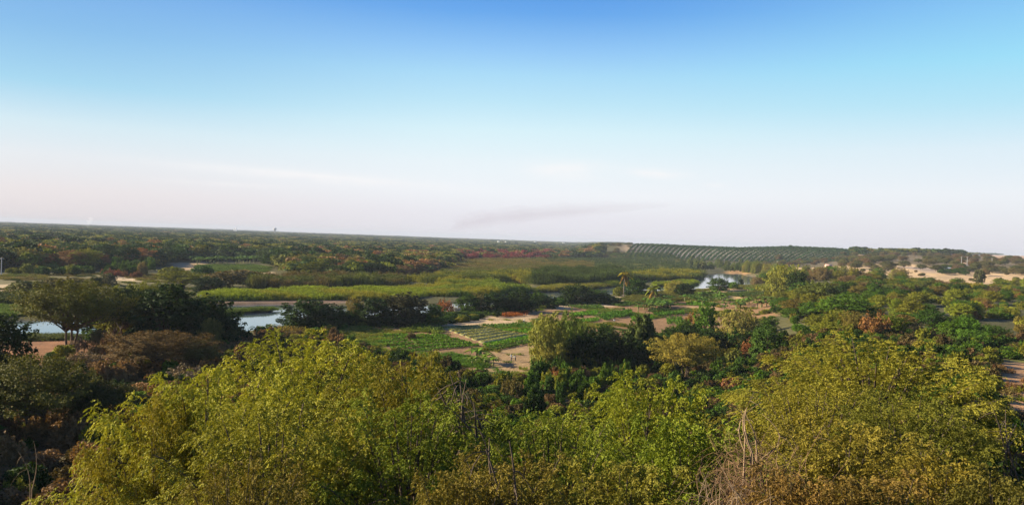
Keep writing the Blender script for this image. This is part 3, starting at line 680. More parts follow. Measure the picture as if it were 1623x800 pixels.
def bed_plot():
    root = tag(link('vegetable_plot', None, None, (0, 0, 0)), 'striped plot of pale olive seedling beds split by dark furrows', 'vegetable plot')
    q = P([(698, 519), (756, 516), (839, 531), (766, 545)])
    q = np.array([q[0], q[1], q[2], q[3]])      # far edge 0-1, right side 1-2, near edge 3-2
    nb = 7
    for i in range(nb):
        v0, v1 = (i + .10) / nb, (i + .82) / nb
        nu, nv = 40, 6; g = Geo()
        U, W = np.meshgrid(np.linspace(.0, 1, nu), np.linspace(0, 1, nv)); wob = .01 * np.sin(U * 9 + i)
        p = quad_map(q, U.ravel(), (v0 + (v1 - v0) * W + wob).ravel())
        prof = np.minimum(1, np.sin(np.pi * W.ravel()) * 2.2) * .38 + .03 * rng.normal(size=W.size)
        edge = np.minimum(1, np.minimum(U.ravel(), 1 - U.ravel()) * 25)
        z = Z(p[:, 0], p[:, 1]) - .05 + prof * edge
        ii = np.arange(nv - 1)[:, None] * nu; jj = np.arange(nu - 1)[None]
        g.add(np.c_[p, z], np.stack([ii + jj, ii + jj + 1, ii + nu + jj + 1, ii + nu + jj], -1).reshape(-1, 4)[:, ::-1])
        b = link('seedling_bed', g.mesh('seedling_bed', M_BED, True), root)
        n = 500; u, w = rng.uniform(0.01, .99, n), rng.uniform(.12, .88, n); pp = quad_map(q, u, v0 + (v1 - v0) * w)
        g2 = Geo(); zz = Z(pp[:, 0], pp[:, 1]) + .3
        diamonds(g2, np.c_[pp, zz], np.c_[rng.normal(size=(n, 2)), rng.uniform(.2, .9, n)], np.c_[rng.normal(0, .4, (n, 2)), np.ones(n)], .36 * rng.uniform(.6, 1.4, n), .11, rng.random(n))
        tag(link('seedlings', g2.mesh('seedlings', M_LEAF), b), kind='stuff', tint=(.22, .22, .06))
bed_plot()
LG = (.095, .22, .014); DG = (.058, .135, .013)
crop('leafy_crop', [(764, 546), (840, 532), (842, 538), (772, 551)], LG, .35, 7, 'bright green crop row along the near edge of the striped plot', rows=2)
crop('leafy_crop', [(772, 551), (842, 539), (842, 545), (783, 557)], (.065, .125, .018), .35, 7, 'bright green crop row nearest the bare sandy patch', rows=2)
crop('leafy_crop', [(757, 516), (842, 512), (845, 521), (788, 522)], DG, .55, 5, 'dark green leafy crop behind the striped plot')
crop('leafy_crop', [(790, 523), (845, 521.5), (846, 529), (806, 527)], LG, .4, 6, 'bright green crop wedge between striped plot and willow')
crop('leafy_crop', [(568, 530), (700, 531), (765, 549), (640, 562)], (.085, .18, .014), .4, 5, 'large weedy green plot left of the striped beds', rows=6)
crop('leafy_crop', [(618, 512), (660, 514), (705, 529), (690, 532)], (.11, .15, .022), 1.0, 6, 'bright hedge of crop running along the plot path', size=.6)
crop('leafy_crop', [(664, 517), (698, 518), (704, 528), (690, 528)], (.05, .09, .025), 1.2, 6, 'blue green tall crop at the left end of the striped plot', size=.6)
crop('leafy_crop', [(694, 498), (782, 495), (792, 500), (700, 505)], (.06, .10, .018), .8, 5, 'dark green crop strip on the pale sandy field', size=.6)
crop('dry_crop', [(790, 499), (835, 495), (842, 500), (800, 503)], (.28, .085, .02), 1.0, 6, 'rust orange dried crop row on the sandy field', size=.6)
crop('leafy_crop', [(893, 486), (950, 484), (958, 489), (935, 492)], (.06, .115, .018), .7, 4, 'green crop strip behind the big willow', size=.6)
crop('leafy_crop', [(930, 491), (990, 489), (990, 490), (940, 493)], (.11, .165, .022), .5, 4, 'thin bright crop line on the red soil')
crop('leafy_crop', [(955, 481), (995, 479), (1010, 484), (980, 486)], (.06, .11, .018), .8, 4, 'green crop patch left of the banana plot', size=.6)
crop('leafy_crop', [(943, 503), (1000, 494), (1004, 500), (960, 509)], DG, 1.4, 4, 'dark tall crop wedge behind the evergreen', size=.7)
crop('leafy_crop', [(1034, 498), (1082, 495), (1085, 499), (1040, 503)], DG, 1.2, 4, 'dark green crop band right of the evergreen', size=.7)
crop('leafy_crop', [(1030, 492), (1060, 491), (1064, 494), (1032, 496)], (.035, .065, .016), 1.2, 4, 'narrow dark crop band below the banana plot', size=.7)
crop('leafy_crop', [(1056, 506), (1080, 504), (1084, 512), (1058, 515)], DG, 1.0, 4, 'small dark crop plot beside the pale path', size=.6)
crop('leafy_crop', [(1150, 464), (1215, 463), (1220, 468), (1165, 470)], (.055, .085, .02), .7, 3, 'dark green strip of crop by the right pool', size=.8)
crop('leafy_crop', [(1210, 468), (1262, 470), (1262, 477), (1205, 474)], (.09, .09, .03), .5, 3, 'olive fallow strip right of the banana plots', size=.7)

crop('leafy_crop', [(902, 497), (948, 494), (945, 499), (904, 502)], LG, .5, 5, 'bright crop strip on the red soil right of the big willow', size=.6)
crop('leafy_crop', [(912, 508), (950, 504), (948, 509), (914, 514)], (.08, .18, .014), .5, 5, 'green crop strip just above the dark thicket', size=.6)
crop('leafy_crop', [(1000, 503), (1034, 500), (1036, 506), (1002, 510)], LG, .5, 5, 'bright crop strip tucked behind the dusky evergreen', size=.6)
crop('leafy_crop', [(1088, 478), (1140, 482), (1138, 486), (1088, 484)], (.09, .19, .016), .5, 4, 'green crop strip between the banana plots', size=.7)
# ------------------------------------------------------------------ trees on the near hillside
def near_variant(nm, seed, Rr, h, n, per, br, stems, **pk):
    r_ = np.random.default_rng(seed); pl = plumes(r_, Rr, h, n, **pk)
    return (crown_plume_near(r_, pl, per).mesh(nm + '_crown', M_LEAF), plume_limbs(r_, pl, h, br, stems, 8, max(stems, 4), .4).mesh(nm + '_trunk', M_BARK), Rr, h)
NEAR = {
    'a': near_variant('feathery_tree', 1, 5, 7, 100, 58, .20, 2, z0=.42, thmax=100, arch=.19, lo=.62, hi=1.12),
    'b': near_variant('domed_tree', 2, 5, 7.5, 150, 58, .22, 2, z0=.36, thmax=108, arch=.15, lo=.82, hi=1.06),
    'c': near_variant('small_feathery_tree', 3, 3.4, 5.4, 72, 54, .13, 3, z0=.40, thmax=106, arch=.19, lo=.6, hi=1.14),
    'd': near_variant('slope_tree', 4, 5, 7, 96, 58, .2, 3, z0=.40, thmax=104, arch=.20, lo=.6, hi=1.14),
}
def near_tree(var, px, top, d, Rr, label, tint, rz=0, hs=None):
    c, t, r0, h0 = NEAR[var]
    q = rays(px, top)[None][0]; q = q / math.hypot(q[0], q[1]) * d
    x, y, zt = q[0], q[1], CAM_Z + q[2]; zg = float(Z(x, y)[0]) - .1
    o = link('feathery_tree', None, None, (x, y, zg)); s = Rr / r0
    o.scale = (s, s, (zt - zg) / (h0 * .97)); o.rotation_euler = (0, 0, rz)
    tag(link('crown', c, o), tint=tint); link('trunk', t, o)
    tag(o, label, 'tree', 'feathery trees on the near hillside')
NY = (.30, .29, .030); NG = (.165, .195, .022); NO = (.215, .185, .024); NB = (.165, .13, .024)  # NB: brownish, with the vignette's darkening put into the lowest trees' tint
near_tree('a', 490, 541, 38, 6.2, 'broad yellow green feathery tree topping the left hillside mass', NY, .3)
near_tree('d', 335, 596, 28, 4.4, 'leaning feathery tree reaching furthest left over the dark ravine', NY, 2.4)
near_tree('a', 648, 574, 32, 3.8, 'feathery tree at the right shoulder of the left mass', NO, 4.2)
near_tree('c', 262, 628, 26, 2.2, 'small feathery tree at the left tip over the dark ravine', NO, 1.1)
near_tree('a', 440, 648, 22, 4.0, 'golden feathery tree in the middle of the left mass', (.24, .225, .028), 1.9)
near_tree('d', 655, 640, 22, 3.2, 'greener feathery tree with a dark hollow beneath, left of centre', NG, 5.0)
near_tree('d', 380, 745, 17, 2.3, 'dull gold feathery tree at the lower left of the frame', NB, 3.3)
near_tree('c', 742, 748, 15.5, 1.9, 'small olive feathery tree at the bottom left of centre', NB, 2.9)
near_tree('a', 1020, 606, 30, 3.8, 'light green feathery tree rising at the middle of the foreground', (.235, .25, .024), .9)
near_tree('d', 885, 664, 23, 3.2, 'green feathery tree just left of the middle foreground tree', NG, 1.4)
near_tree('c', 1095, 668, 21, 2.7, 'leafy green tree beside the tangle of dead branches', (.155, .19, .02), 2.2)
near_tree('d', 815, 735, 17, 2.4, 'olive feathery tree at the bottom centre of the frame', NB, 4.6)
near_tree('c', 985, 738, 16.5, 2.5, 'feathery tree at the bottom edge under the middle tree', (.17, .155, .024), 5.7)
near_tree('b', 1388, 547, 34, 5.2, 'huge domed olive tree filling the right foreground', (.235, .215, .028), .2)
near_tree('d', 1290, 612, 27, 3.0, 'olive tree bulging left of the huge domed tree', (.215, .19, .026), 3.9)
near_tree('b', 1440, 632, 23, 2.9, 'dark hearted leafy tree beneath the huge domed tree', (.135, .135, .020), 2.7)
near_tree('c', 1345, 672, 20, 2.6, 'feathery tree below the left flank of the domed tree', (.20, .165, .026), 5.1)
near_tree('c', 1490, 725, 17, 2.3, 'small tree with yellowing leaves at the lower right', (.17, .135, .02), .8)
near_tree('c', 1262, 752, 15, 1.5, 'brownish bushy tree at the bottom edge right of the dead branches', (.19, .12, .034), 1.7)
near_tree('c', 1395, 757, 15, 2.0, 'brown tinged small tree at the bottom right edge', (.155, .105, .025), 3.0)
near_tree('c', 1585, 757, 15.5, 1.6, 'low olive bush in the bottom right corner', (.10, .09, .018), 4.0)

def twiggy(name, px, top, d, spread, h, n, label, mat, rad=.018, kids=5, droop=.35, seed=0, ground=None, lean=0, cat='shrub'):
    """leafless tangle: forking curved twigs"""
    r_ = np.random.default_rng(seed); g = Geo()
    q = rays(px, top); q = q / math.hypot(q[0], q[1]) * d; x, y = q[0], q[1]; zt = CAM_Z + q[2]; zb = zt - h
    zg = float(Z(x, y)[0])
    for i in range(n):
        b = np.r_[r_.normal(0, spread * .22, 2), 0]; e = np.r_[r_.normal(0, spread * .5, 2) + (lean, 0), h * r_.uniform(.55, 1.0)]
        t = np.linspace(0, 1, 8)[:, None]
        arc = np.sin(t * 3.1) * np.r_[r_.normal(0, .18, 2), .1][None]
        path = b * (1 - t) + e * t + arc; path[:, 2] -= droop * (t[:, 0] ** 3) * h * r_.uniform(0, .45)
        path[0, 2] -= max(0, zb - zg) + .2 if i < 14 else 0
        g.tube(path, np.linspace(rad * 1.5, rad * .35, 8), 4, 0)
        for k in range(kids):
            j = r_.integers(2, 7); o_ = path[j]; L = r_.uniform(.3, .95) * h * .32
            dr = unit(np.r_[r_.normal(size=2), r_.uniform(-.7, .7)]); tt = np.linspace(0, 1, 5)[:, None]
            p2 = o_ + dr * tt * L + np.array([0, 0, -1]) * tt ** 2 * L * r_.uniform(.0, 1.1) + np.sin(tt * 5) * r_.normal(0, .04, 3)
            g.tube(p2, np.linspace(rad * .55, rad * .2, 5), 3, 0)
    o = link(name, g.mesh(name, mat), None, (x, y, zb))
    return tag(o, label, cat)
twiggy('dead_shrub', 1208, 652, 16.5, 1.15, 3.0, 90, 'tangled leafless brown shrub between the middle trees and the domed tree', plain('dead_wood', (.19, .115, .06), .9, 6, .4), .009, 11, .8, 5)
twiggy('dead_branch', 1200, 618, 16.4, .5, 1.5, 6, 'bleached dead branches standing up out of the brown tangle', M_PALE, .012, 2, .05, 6, cat='branch')
twiggy('dead_shrub', 1165, 735, 14, .8, 2.0, 34, 'pale dead stems below the brown tangle at the bottom edge', M_PALE, .010, 5, .3, 8)
twiggy('bare_branch', 770, 575, 23, 1.1, 3.6, 9, 'dark bare branch sticking up at the right end of the left mass', M_BARK, .035, 6, .25, 9, lean=-.5, cat='branch')
twiggy('bare_branch', 826, 655, 16, .5, 3.0, 3, 'thin dark stem slanting up at the bottom centre', M_BARK, .03, 4, .1, 10, lean=-.5, cat='branch')
twiggy('bare_branch', 1606, 628, 24, .9, 2.6, 6, 'dark bare twigs against the pale sand at the right edge', M_BARK, .022, 6, .1, 12, cat='branch')
twiggy('tall_weed', 50, 690, 46, .4, 3.2, 2, 'thin pale weed stalk standing in the dark ravine at lower left', M_PALE, .02, 3, .1, 14, cat='weed')

NOUN = {}          # object -> (noun, colour of its own?) for the closing pass that words the labels
def cluster(spec, poly, n, hr, wr, tints, noun, cat, group, polar=None):
    """individual plants spread over a piece of ground; sizes in metres"""
    c = np.zeros((0, 2))
    if polar is None: pg = P(poly); lo, hi = pg.min(0), pg.max(0)
    while len(c) < n:
        if polar is None:
            q = rng.uniform(lo, hi, (n * 4, 2)); q = q[inside(pg, q[:, 0], q[:, 1])]
        else:
            a = np.radians(rng.uniform(polar[0], polar[1], n)); d = rng.uniform(polar[2], polar[3], n); q = np.c_[d * np.sin(a), d * np.cos(a)]
        if len(q) == 0: continue
        z = Z(q[:, 0], q[:, 1]); q = q[z > -.3]; c = np.concatenate([c, q])
    for x, y in c[:n]:
        t = tints[rng.integers(len(tints))]
        o = plant(spec, x, y, rng.uniform(*wr), rng.uniform(*hr), noun, cat, group, t, noun.replace(' ', '_')); NOUN[o.name] = noun
# ------------------------------------------------------------------ single plants of the valley, one by one
PL = plant_px
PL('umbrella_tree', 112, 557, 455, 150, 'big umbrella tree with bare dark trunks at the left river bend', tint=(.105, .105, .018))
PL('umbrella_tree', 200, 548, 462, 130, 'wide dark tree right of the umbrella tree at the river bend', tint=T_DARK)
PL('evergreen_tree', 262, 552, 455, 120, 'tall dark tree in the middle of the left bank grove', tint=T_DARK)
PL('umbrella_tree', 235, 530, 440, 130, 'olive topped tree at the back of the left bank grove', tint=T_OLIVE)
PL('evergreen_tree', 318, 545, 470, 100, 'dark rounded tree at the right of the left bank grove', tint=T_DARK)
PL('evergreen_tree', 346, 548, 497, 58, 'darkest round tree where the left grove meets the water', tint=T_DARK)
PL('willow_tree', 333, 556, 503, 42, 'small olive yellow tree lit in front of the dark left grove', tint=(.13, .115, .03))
PL('umbrella_tree', 250, 592, 527, 150, 'low flat brownish canopy in front of the left bank grove', tint=T_BROWN)
PL('umbrella_tree', 310, 590, 540, 90, 'brown green flat canopy right of the low brownish one', tint=(.11, .09, .03))
PL('dry_shrub', 182, 566, 512, 40, 'dry reddish brown shrub under the left bank grove', 'shrub', tint=(.15, .08, .045))
PL('willow_tree', 160, 560, 522, 36, 'small brownish tree beside the bare dark trunks', tint=(.10, .08, .03))
PL('dry_shrub', 122, 560, 530, 30, 'grey leafless bush beside the bare dark trunks', cat='shrub', tint=T_GREY)
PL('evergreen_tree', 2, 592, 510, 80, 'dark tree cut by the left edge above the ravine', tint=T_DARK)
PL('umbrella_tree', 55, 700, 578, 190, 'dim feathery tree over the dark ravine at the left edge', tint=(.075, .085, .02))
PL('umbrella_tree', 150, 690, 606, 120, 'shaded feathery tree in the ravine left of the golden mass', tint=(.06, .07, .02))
PL('dry_shrub', 290, 610, 575, 70, 'bare grey brown bush at the foot of the left mass', cat='shrub', tint=T_GREY)
PL('round_shrub', 270, 598, 572, 28, 'small fresh green bush among the brown canopies', cat='shrub', tint=T_GREEN)
PL('round_shrub', 50, 465, 448, 62, 'low olive shrub on the left river flat', cat='shrub', tint=(.09, .09, .025))
PL('round_shrub', 103, 465, 443, 70, 'wide olive shrub behind the umbrella tree', cat='shrub', tint=(.105, .09, .03))
PL('evergreen_tree', 152, 453, 439, 18, 'tiny blackish green tree on the left gravel flat', tint=T_DARK)
PL('round_shrub', 171, 452, 435, 24, 'greyish olive bush beside the tiny blackish tree', cat='shrub', tint=(.10, .09, .045))
PL('round_shrub', 44, 434, 420, 17, 'single yellow green ball bush on the far left flat', cat='shrub', tint=(.14, .14, .03))
PL('upright_shrub', 226, 437, 414, 14, 'pale yellow spike shrub before the dark hedge at left', cat='shrub', tint=(.24, .2, .08))
PL('spreading_tree', 290, 456, 430, 75, 'olive tree behind the left bank grove', tint=T_OLIVE); PL('round_shrub', 350, 455, 432, 60, 'brownish bush left of the tall reed wall', cat='shrub', tint=T_BROWN)
PL('evergreen_tree', 330, 462, 440, 60, 'dark tree in front of the brownish reed edge', tint=T_DARK); PL('round_shrub', 272, 440, 424, 40, 'olive bush left of the green meadow', cat='shrub', tint=T_OLIVE)
PL('round_shrub', 322, 437, 422, 36, 'dark bush at the edge of the green meadow', cat='shrub', tint=T_DEEP); PL('round_shrub', 385, 449, 428, 60, 'brownish olive bush right of the green meadow', cat='shrub', tint=(.12, .10, .035))
# row of dark trees between river and fields
PL('evergreen_tree', 486, 521, 474, 82, 'broad glossy dark tree at the left end of the bank row', tint=T_DARK)
PL('evergreen_tree', 520, 519, 481, 66, 'second dark tree of the bank row, joined to the broad glossy one', tint=T_DARK)
PL('willow_tree', 562, 514, 470, 36, 'yellow olive tree standing among the dark bank row', tint=(.15, .13, .03))
PL('evergreen_tree', 592, 516, 471, 62, 'dark tree right of the yellow olive one on the bank', tint=T_DARK)
PL('evergreen_tree', 640, 515, 464, 78, 'dark flat topped tree in the middle of the bank row', tint=(.045, .05, .02))
PL('evergreen_tree', 686, 514, 480, 42, 'leafy green tree at the right end of the dark bank row', tint=T_GREEN)
PL('dry_shrub', 705, 498, 469, 34, 'rust orange tree by the river gap', tint=T_RUST)
PL('dry_shrub', 719, 495, 480, 22, 'whitish bare bush by the river gap', cat='shrub', tint=(.36, .32, .28))
PL('evergreen_tree', 742, 494, 464, 44, 'green tree right of the whitish bare bush', tint=T_DEEP)
PL('willow_tree', 758, 494, 463, 26, 'yellowish tree between two dark trees on the bank', tint=(.14, .14, .03))
PL('evergreen_tree', 785, 494, 462, 50, 'dark bank tree behind the rust orange crop row', tint=T_DARK)
PL('evergreen_tree', 822, 493, 458, 50, 'dark bank tree left of the crown of the big willow', tint=T_DARK)
PL('round_shrub', 828, 492, 482, 12, 'small bright green bush on the field edge', cat='shrub', tint=T_GREEN)
PL('evergreen_tree', 862, 488, 466, 46, 'dark bush behind the top of the big willow', tint=T_DARK)
PL('evergreen_tree', 912, 480, 449, 50, 'upright dark tree in front of the yellowish reeds', tint=T_DARK)
PL('spreading_tree', 945, 480, 457, 40, 'small dark flat tree left of the river glint', tint=T_DEEP)
PL('round_shrub', 953, 481, 466, 60, 'dark hedge bush below the river glint', cat='shrub', tint=T_DARK)
PL('round_shrub', 980, 469, 454, 22, 'olive ball bush at the foot of the tall palm', cat='shrub', tint=T_OLIVE)
PL('evergreen_tree', 1008, 469, 441, 46, 'dull green tree between the two palms', tint=T_DEEP)
PL('willow_tree', 1070, 468, 443, 46, 'yellow topped tree right of the low palm', tint=(.21, .20, .04))
PL('evergreen_tree', 1084, 470, 448, 36, 'dark tree behind the yellow topped one', tint=T_DARK)
PL('evergreen_tree', 1138, 460, 440, 40, 'rounded dark tree standing before the bright pool', tint=T_DEEP)
PL('round_shrub', 1162, 458, 447, 18, 'green bush right of the rounded pool tree', cat='shrub', tint=T_GREEN)
PL('evergreen_tree', 1174, 453, 441, 9, 'tiny black tree in the right pool', tint=T_DARK)
PL('willow_tree', 1241, 470, 419, 56, 'tall yellow green willow beside the right pool', tint=(.22, .21, .04))
PL('evergreen_tree', 1262, 470, 430, 32, 'dark tree at the right of the tall pool willow', tint=T_DARK)
PL('round_shrub', 1272, 472, 448, 40, 'dark glossy bush below the tall pool willow', cat='shrub', tint=T_DEEP)
PL('spreading_tree', 1300, 480, 447, 68, 'rounded green canopy right of the pool willow', tint=(.13, .155, .03))
PL('spreading_tree', 1340, 505, 471, 92, 'dark green canopy below the rounded one at right', tint=T_GREEN)
PL('evergreen_tree', 1290, 500, 478, 50, 'green tree left of the dark canopy at right', tint=T_GREEN)
cluster('evergreen_tree', [(475, 521), (690, 513), (690, 509), (475, 516)], 16, (2.5, 5), (5, 9), [T_DARK, T_DEEP], 'bank row tree', 'tree', 'smaller trees filling the bank row')
cluster('round_shrub', [(480, 523), (700, 515), (860, 492), (860, 487), (690, 508), (480, 517)], 40, (1.2, 2.6), (2.5, 5), [T_DARK, T_DEEP, T_OLIVE], 'bank row bush', 'shrub', 'bushes filling the bank row')
cluster('evergreen_tree', [(780, 494), (900, 485), (905, 477), (880, 478), (780, 488)], 10, (3, 7), (6, 10), [T_DARK, T_DEEP, T_GREEN], 'river bend tree', 'tree', 'trees along the river bend')
cluster('evergreen_tree', [(150, 545), (360, 550), (360, 537), (150, 533)], 14, (5, 9), (8, 13), [T_DARK, T_DEEP], 'grove tree', 'tree', 'trees filling the left bank grove')
cluster('spreading_tree', [(150, 545), (330, 548), (330, 537), (150, 533)], 6, (8, 11), (11, 15), [T_OLIVE, T_DEEP], 'tall grove tree', 'tree', 'trees filling the left bank grove')
cluster('dry_shrub', [(60, 574), (330, 565), (330, 610), (60, 604)], 26, (1.5, 3.5), (3, 6), [(.16, .10, .045), T_GREY, (.20, .11, .05)], 'terrace bush', 'shrub', 'dry bushes on the left terrace')
cluster('round_shrub', [(150, 548), (330, 545), (330, 590), (60, 590), (60, 572)], 24, (1, 2.4), (2.5, 5), [T_OLIVE, T_DEEP, T_BROWN], 'terrace shrub', 'shrub', 'green shrubs on the left terrace')
# middle group
PL('willow_tree', 868, 585, 492, 74, 'big light green willow beside the striped plot', tint=(.19, .19, .034))
PL('willow_tree', 900, 575, 489, 58, 'greener right half of the willow pair beside the plot', tint=(.11, .14, .026))
PL('willow_tree', 872, 588, 528, 60, 'low drooping yellow willow in front of the big one', tint=(.21, .195, .034))
PL('evergreen_tree', 955, 585, 520, 80, 'black green thicket tree right of the willow pair', tint=T_DARK)
PL('evergreen_tree', 930, 588, 528, 64, 'dark thicket tree next to the willow', tint=T_DARK); PL('evergreen_tree', 990, 588, 526, 70, 'dark thicket tree below the tall evergreen', tint=T_DARK)
PL('upright_shrub', 1013, 565, 488, 52, 'tall dusky evergreen with upright plumes in mid field', cat='tree', tint=(.06, .075, .02))
PL('evergreen_tree', 1035, 580, 535, 56, 'dark tree at the foot of the dusky evergreen', tint=T_DARK)
PL('umbrella_tree', 1087, 605, 527, 108, 'pale dusty olive round tree in front of the dark thicket', tint=(.24, .205, .035))
PL('round_shrub', 1163, 578, 553, 32, 'small bright yellow green bush right of the dusty tree', cat='shrub', tint=(.15, .16, .03))
PL('evergreen_tree', 1118, 545, 480, 44, 'fresh green tree with dark base right of the evergreen', tint=T_GREEN)
PL('dry_shrub', 1098, 520, 487, 26, 'orange brown tree left of the fresh green one', tint=(.22, .13, .03))
PL('evergreen_tree', 1085, 545, 505, 40, 'green bushy tree under the orange brown one', tint=T_GREEN)
PL('willow_tree', 1172, 555, 486, 74, 'dull golden willow in the right middle ground', tint=(.20, .175, .042))
PL('evergreen_tree', 1130, 565, 522, 50, 'dark tree below the golden willow', tint=T_DARK)
PL('evergreen_tree', 1215, 565, 515, 60, 'dark shaded tree right of the golden willow', tint=T_DEEP)
PL('dry_shrub', 1192, 565, 532, 36, 'rust coloured bush under the golden willow', cat='shrub', tint=T_RUST)
PL('dry_shrub', 1385, 535, 490, 50, 'orange brown half dead tree among the right scrub', tint=(.22, .12, .04))
PL('round_shrub', 1552, 450, 431, 15, 'lone dark ball bush on the orange sand', cat='shrub', tint=(.07, .075, .03))
PL('round_shrub', 1586, 444, 440, 4, 'tiny dark shrub speck on the orange sand', cat='shrub', tint=(.07, .07, .03))
PL('dry_shrub', 812, 632, 585, 36, 'dusty grey olive shrub at the edge of the sandy patch', cat='shrub', tint=(.15, .12, .04))
PL('upright_shrub', 852, 612, 560, 34, 'dark green plume shrub right of the sandy patch', cat='shrub', tint=T_DEEP)
PL('dry_shrub', 878, 618, 575, 34, 'rust orange shrub between the plume shrubs', cat='shrub', tint=T_RUST)
PL('dry_shrub', 1012, 625, 603, 22, 'rust shrub patch behind the middle foreground tree', cat='shrub', tint=T_RUST)
PL('round_shrub', 1160, 622, 598, 36, 'reddish brown rounded bush behind the brown tangle', cat='shrub', tint=(.2, .085, .045))
PL('upright_shrub', 770, 614, 586, 16, 'small black green conical shrub by the bare branch', cat='shrub', tint=T_DARK)

RED2 = [T_RED, (.22, .04, .05), (.18, .06, .045)]
cluster('upright_shrub', [(890, 580), (1000, 585), (1000, 622), (960, 650), (830, 650), (845, 610)], 46, (2.4, 5.2), (1.6, 2.8), [T_DEEP, T_GREEN, T_OLIVE], 'plume shrub', 'shrub', 'plume shrubs below the dark thicket')
cluster('round_shrub', [(1000, 600), (1210, 585), (1215, 640), (1000, 660)], 34, (1.5, 3.4), (2.4, 4.5), [T_DEEP, T_OLIVE, T_DARK, T_GREEN], 'bush', 'shrub', 'bushes behind the middle foreground trees')
cluster('round_shrub', [(480, 523), (545, 523), (560, 545), (530, 560), (430, 545)], 22, (1.2, 2.6), (2, 4), [T_YELLOW, T_OLIVE, T_GREEN, (.22, .13, .04)], 'weed bush', 'shrub', 'weed bushes by the left plot')
cluster('round_shrub', [(880, 495), (1000, 484), (1000, 520), (900, 525), (870, 512)], 14, (.5, 1.2), (1, 2.2), [T_OLIVE, T_GREEN, T_DEEP], 'low weed bush', 'shrub', 'low weed bushes on the red fields')
cluster('round_shrub', [(1080, 462), (1270, 462), (1280, 500), (1080, 505)], 40, (.8, 2.0), (1.5, 4.5), [T_OLIVE, T_GREEN, T_DEEP, T_YELLOW], 'field bush', 'shrub', 'field bushes right of centre')
cluster('upright_shrub', [(150, 440), (240, 437), (245, 420), (150, 424)], 34, (5, 9), (4, 7), [T_DEEP, T_DARK, T_GREEN], 'hedge plume', 'shrub', 'dark hedge plumes at left')
cluster('upright_shrub', [(20, 436), (150, 436), (150, 428), (20, 430)], 24, (3, 6), (4, 8), [T_DEEP, T_GREEN, T_OLIVE], 'flat edge shrub', 'shrub', 'shrubs on the edge of the left flat')
cluster('dry_shrub', [(160, 440), (240, 441), (236, 435), (160, 434)], 10, (3.5, 5), (4, 6), [(.22, .075, .05), (.17, .075, .05)], 'hedge foot bush', 'shrub', 'reddish bushes at the foot of the left hedge')
cluster('dry_shrub', [(735, 414), (868, 412), (868, 405), (735, 406)], 60, (8, 12), (8, 14), RED2, 'thicket shrub', 'shrub', 'crimson thicket shrubs')
cluster('dry_shrub', [(480, 440), (700, 434), (720, 405), (520, 412)], 60, (5, 9), (7, 13), [(.30, .13, .055), (.26, .10, .05), (.24, .15, .05)], 'woodland shrub', 'shrub', 'rust shrubs in the middle woodland')
cluster('spreading_tree', [(0, 430), (200, 424), (210, 406), (0, 406)], 46, (7, 11), (10, 17), [(.32, .135, .05), (.25, .125, .045), (.22, .09, .04)], 'edge tree', 'tree', 'reddish trees at the left woodland edge')
cluster('evergreen_tree', [(840, 583), (1060, 580), (1060, 545), (1000, 535), (915, 540)], 12, (5, 8), (5, 8), [T_DARK, T_DEEP], 'thicket tree', 'tree', 'trees of the dark thicket')
cluster('evergreen_tree', [(1060, 560), (1220, 560), (1230, 535), (1060, 545)], 12, (4, 7), (4, 8), [T_DARK, T_DEEP, T_GREEN], 'shade tree', 'tree', 'trees round the golden willow')
RS = [T_OLIVE, T_GREEN, (.14, .17, .018), (.21, .20, .024), T_DEEP, T_GREEN, (.165, .13, .03), (.20, .22, .022)]
cluster('spreading_tree', [(1230, 470), (1640, 452), (1650, 545), (1560, 555), (1230, 560), (1200, 520)], 90, (3.4, 6.0), (6, 11), RS, 'scrub tree', 'tree', 'scrub trees on the right slope')
cluster('willow_tree', [(1230, 470), (1640, 452), (1650, 545), (1560, 555), (1230, 560), (1200, 520)], 60, (3.4, 6.4), (5, 9), RS, 'bushy scrub tree', 'tree', 'bushy scrub trees on the right slope')
cluster('round_shrub', [(1230, 470), (1640, 452), (1650, 575), (1500, 580), (1230, 565), (1200, 520)], 150, (1.5, 3), (2.5, 5), RS, 'scrub bush', 'shrub', 'low bushes on the right slope')
cluster('evergreen_tree', [(1290, 470), (1450, 452), (1600, 470), (1400, 490)], 22, (4, 7), (5, 8), [T_DEEP, T_GREEN], 'dense tree', 'tree', 'dense green trees below the dunes')
cluster('spreading_tree', [(1250, 462), (1420, 444), (1500, 456), (1640, 463), (1640, 470), (1250, 480)], 60, (3.5, 6), (9, 15), [T_GREEN, (.12, .15, .03), T_OLIVE, (.18, .12, .05)], 'belt tree', 'tree', 'trees in the belt below the dunes')
cluster('willow_tree', [(1200, 438), (1330, 436), (1430, 441), (1430, 450), (1200, 452)], 44, (6, 10), (8, 13), [T_GREEN, (.16, .17, .04), T_OLIVE, (.17, .12, .05)], 'dune foot tree', 'tree', 'trees hiding the foot of the left dunes')
cluster('round_shrub', [(1340, 428), (1480, 428), (1640, 436), (1640, 446), (1540, 452), (1430, 436)], 26, (1.5, 3), (3, 6), [(.10, .10, .035), (.13, .10, .045)], 'dune bush', 'shrub', 'bushes scattered on the dunes')
cluster('dry_shrub', [(1500, 470), (1640, 465), (1640, 540), (1540, 540)], 12, (2.5, 4.5), (4, 7), [(.19, .10, .045), (.22, .12, .04)], 'slope bush', 'shrub', 'brown bushes on the far right slope')
cluster('spreading_tree', None, 200, (5, 8.5), (9, 16), [(.14, .12, .045), (.12, .12, .04), (.17, .115, .055), (.10, .105, .035)], 'thorn tree', 'tree', 'thorn trees behind the dunes', (22.5, 35, 840, 1500))
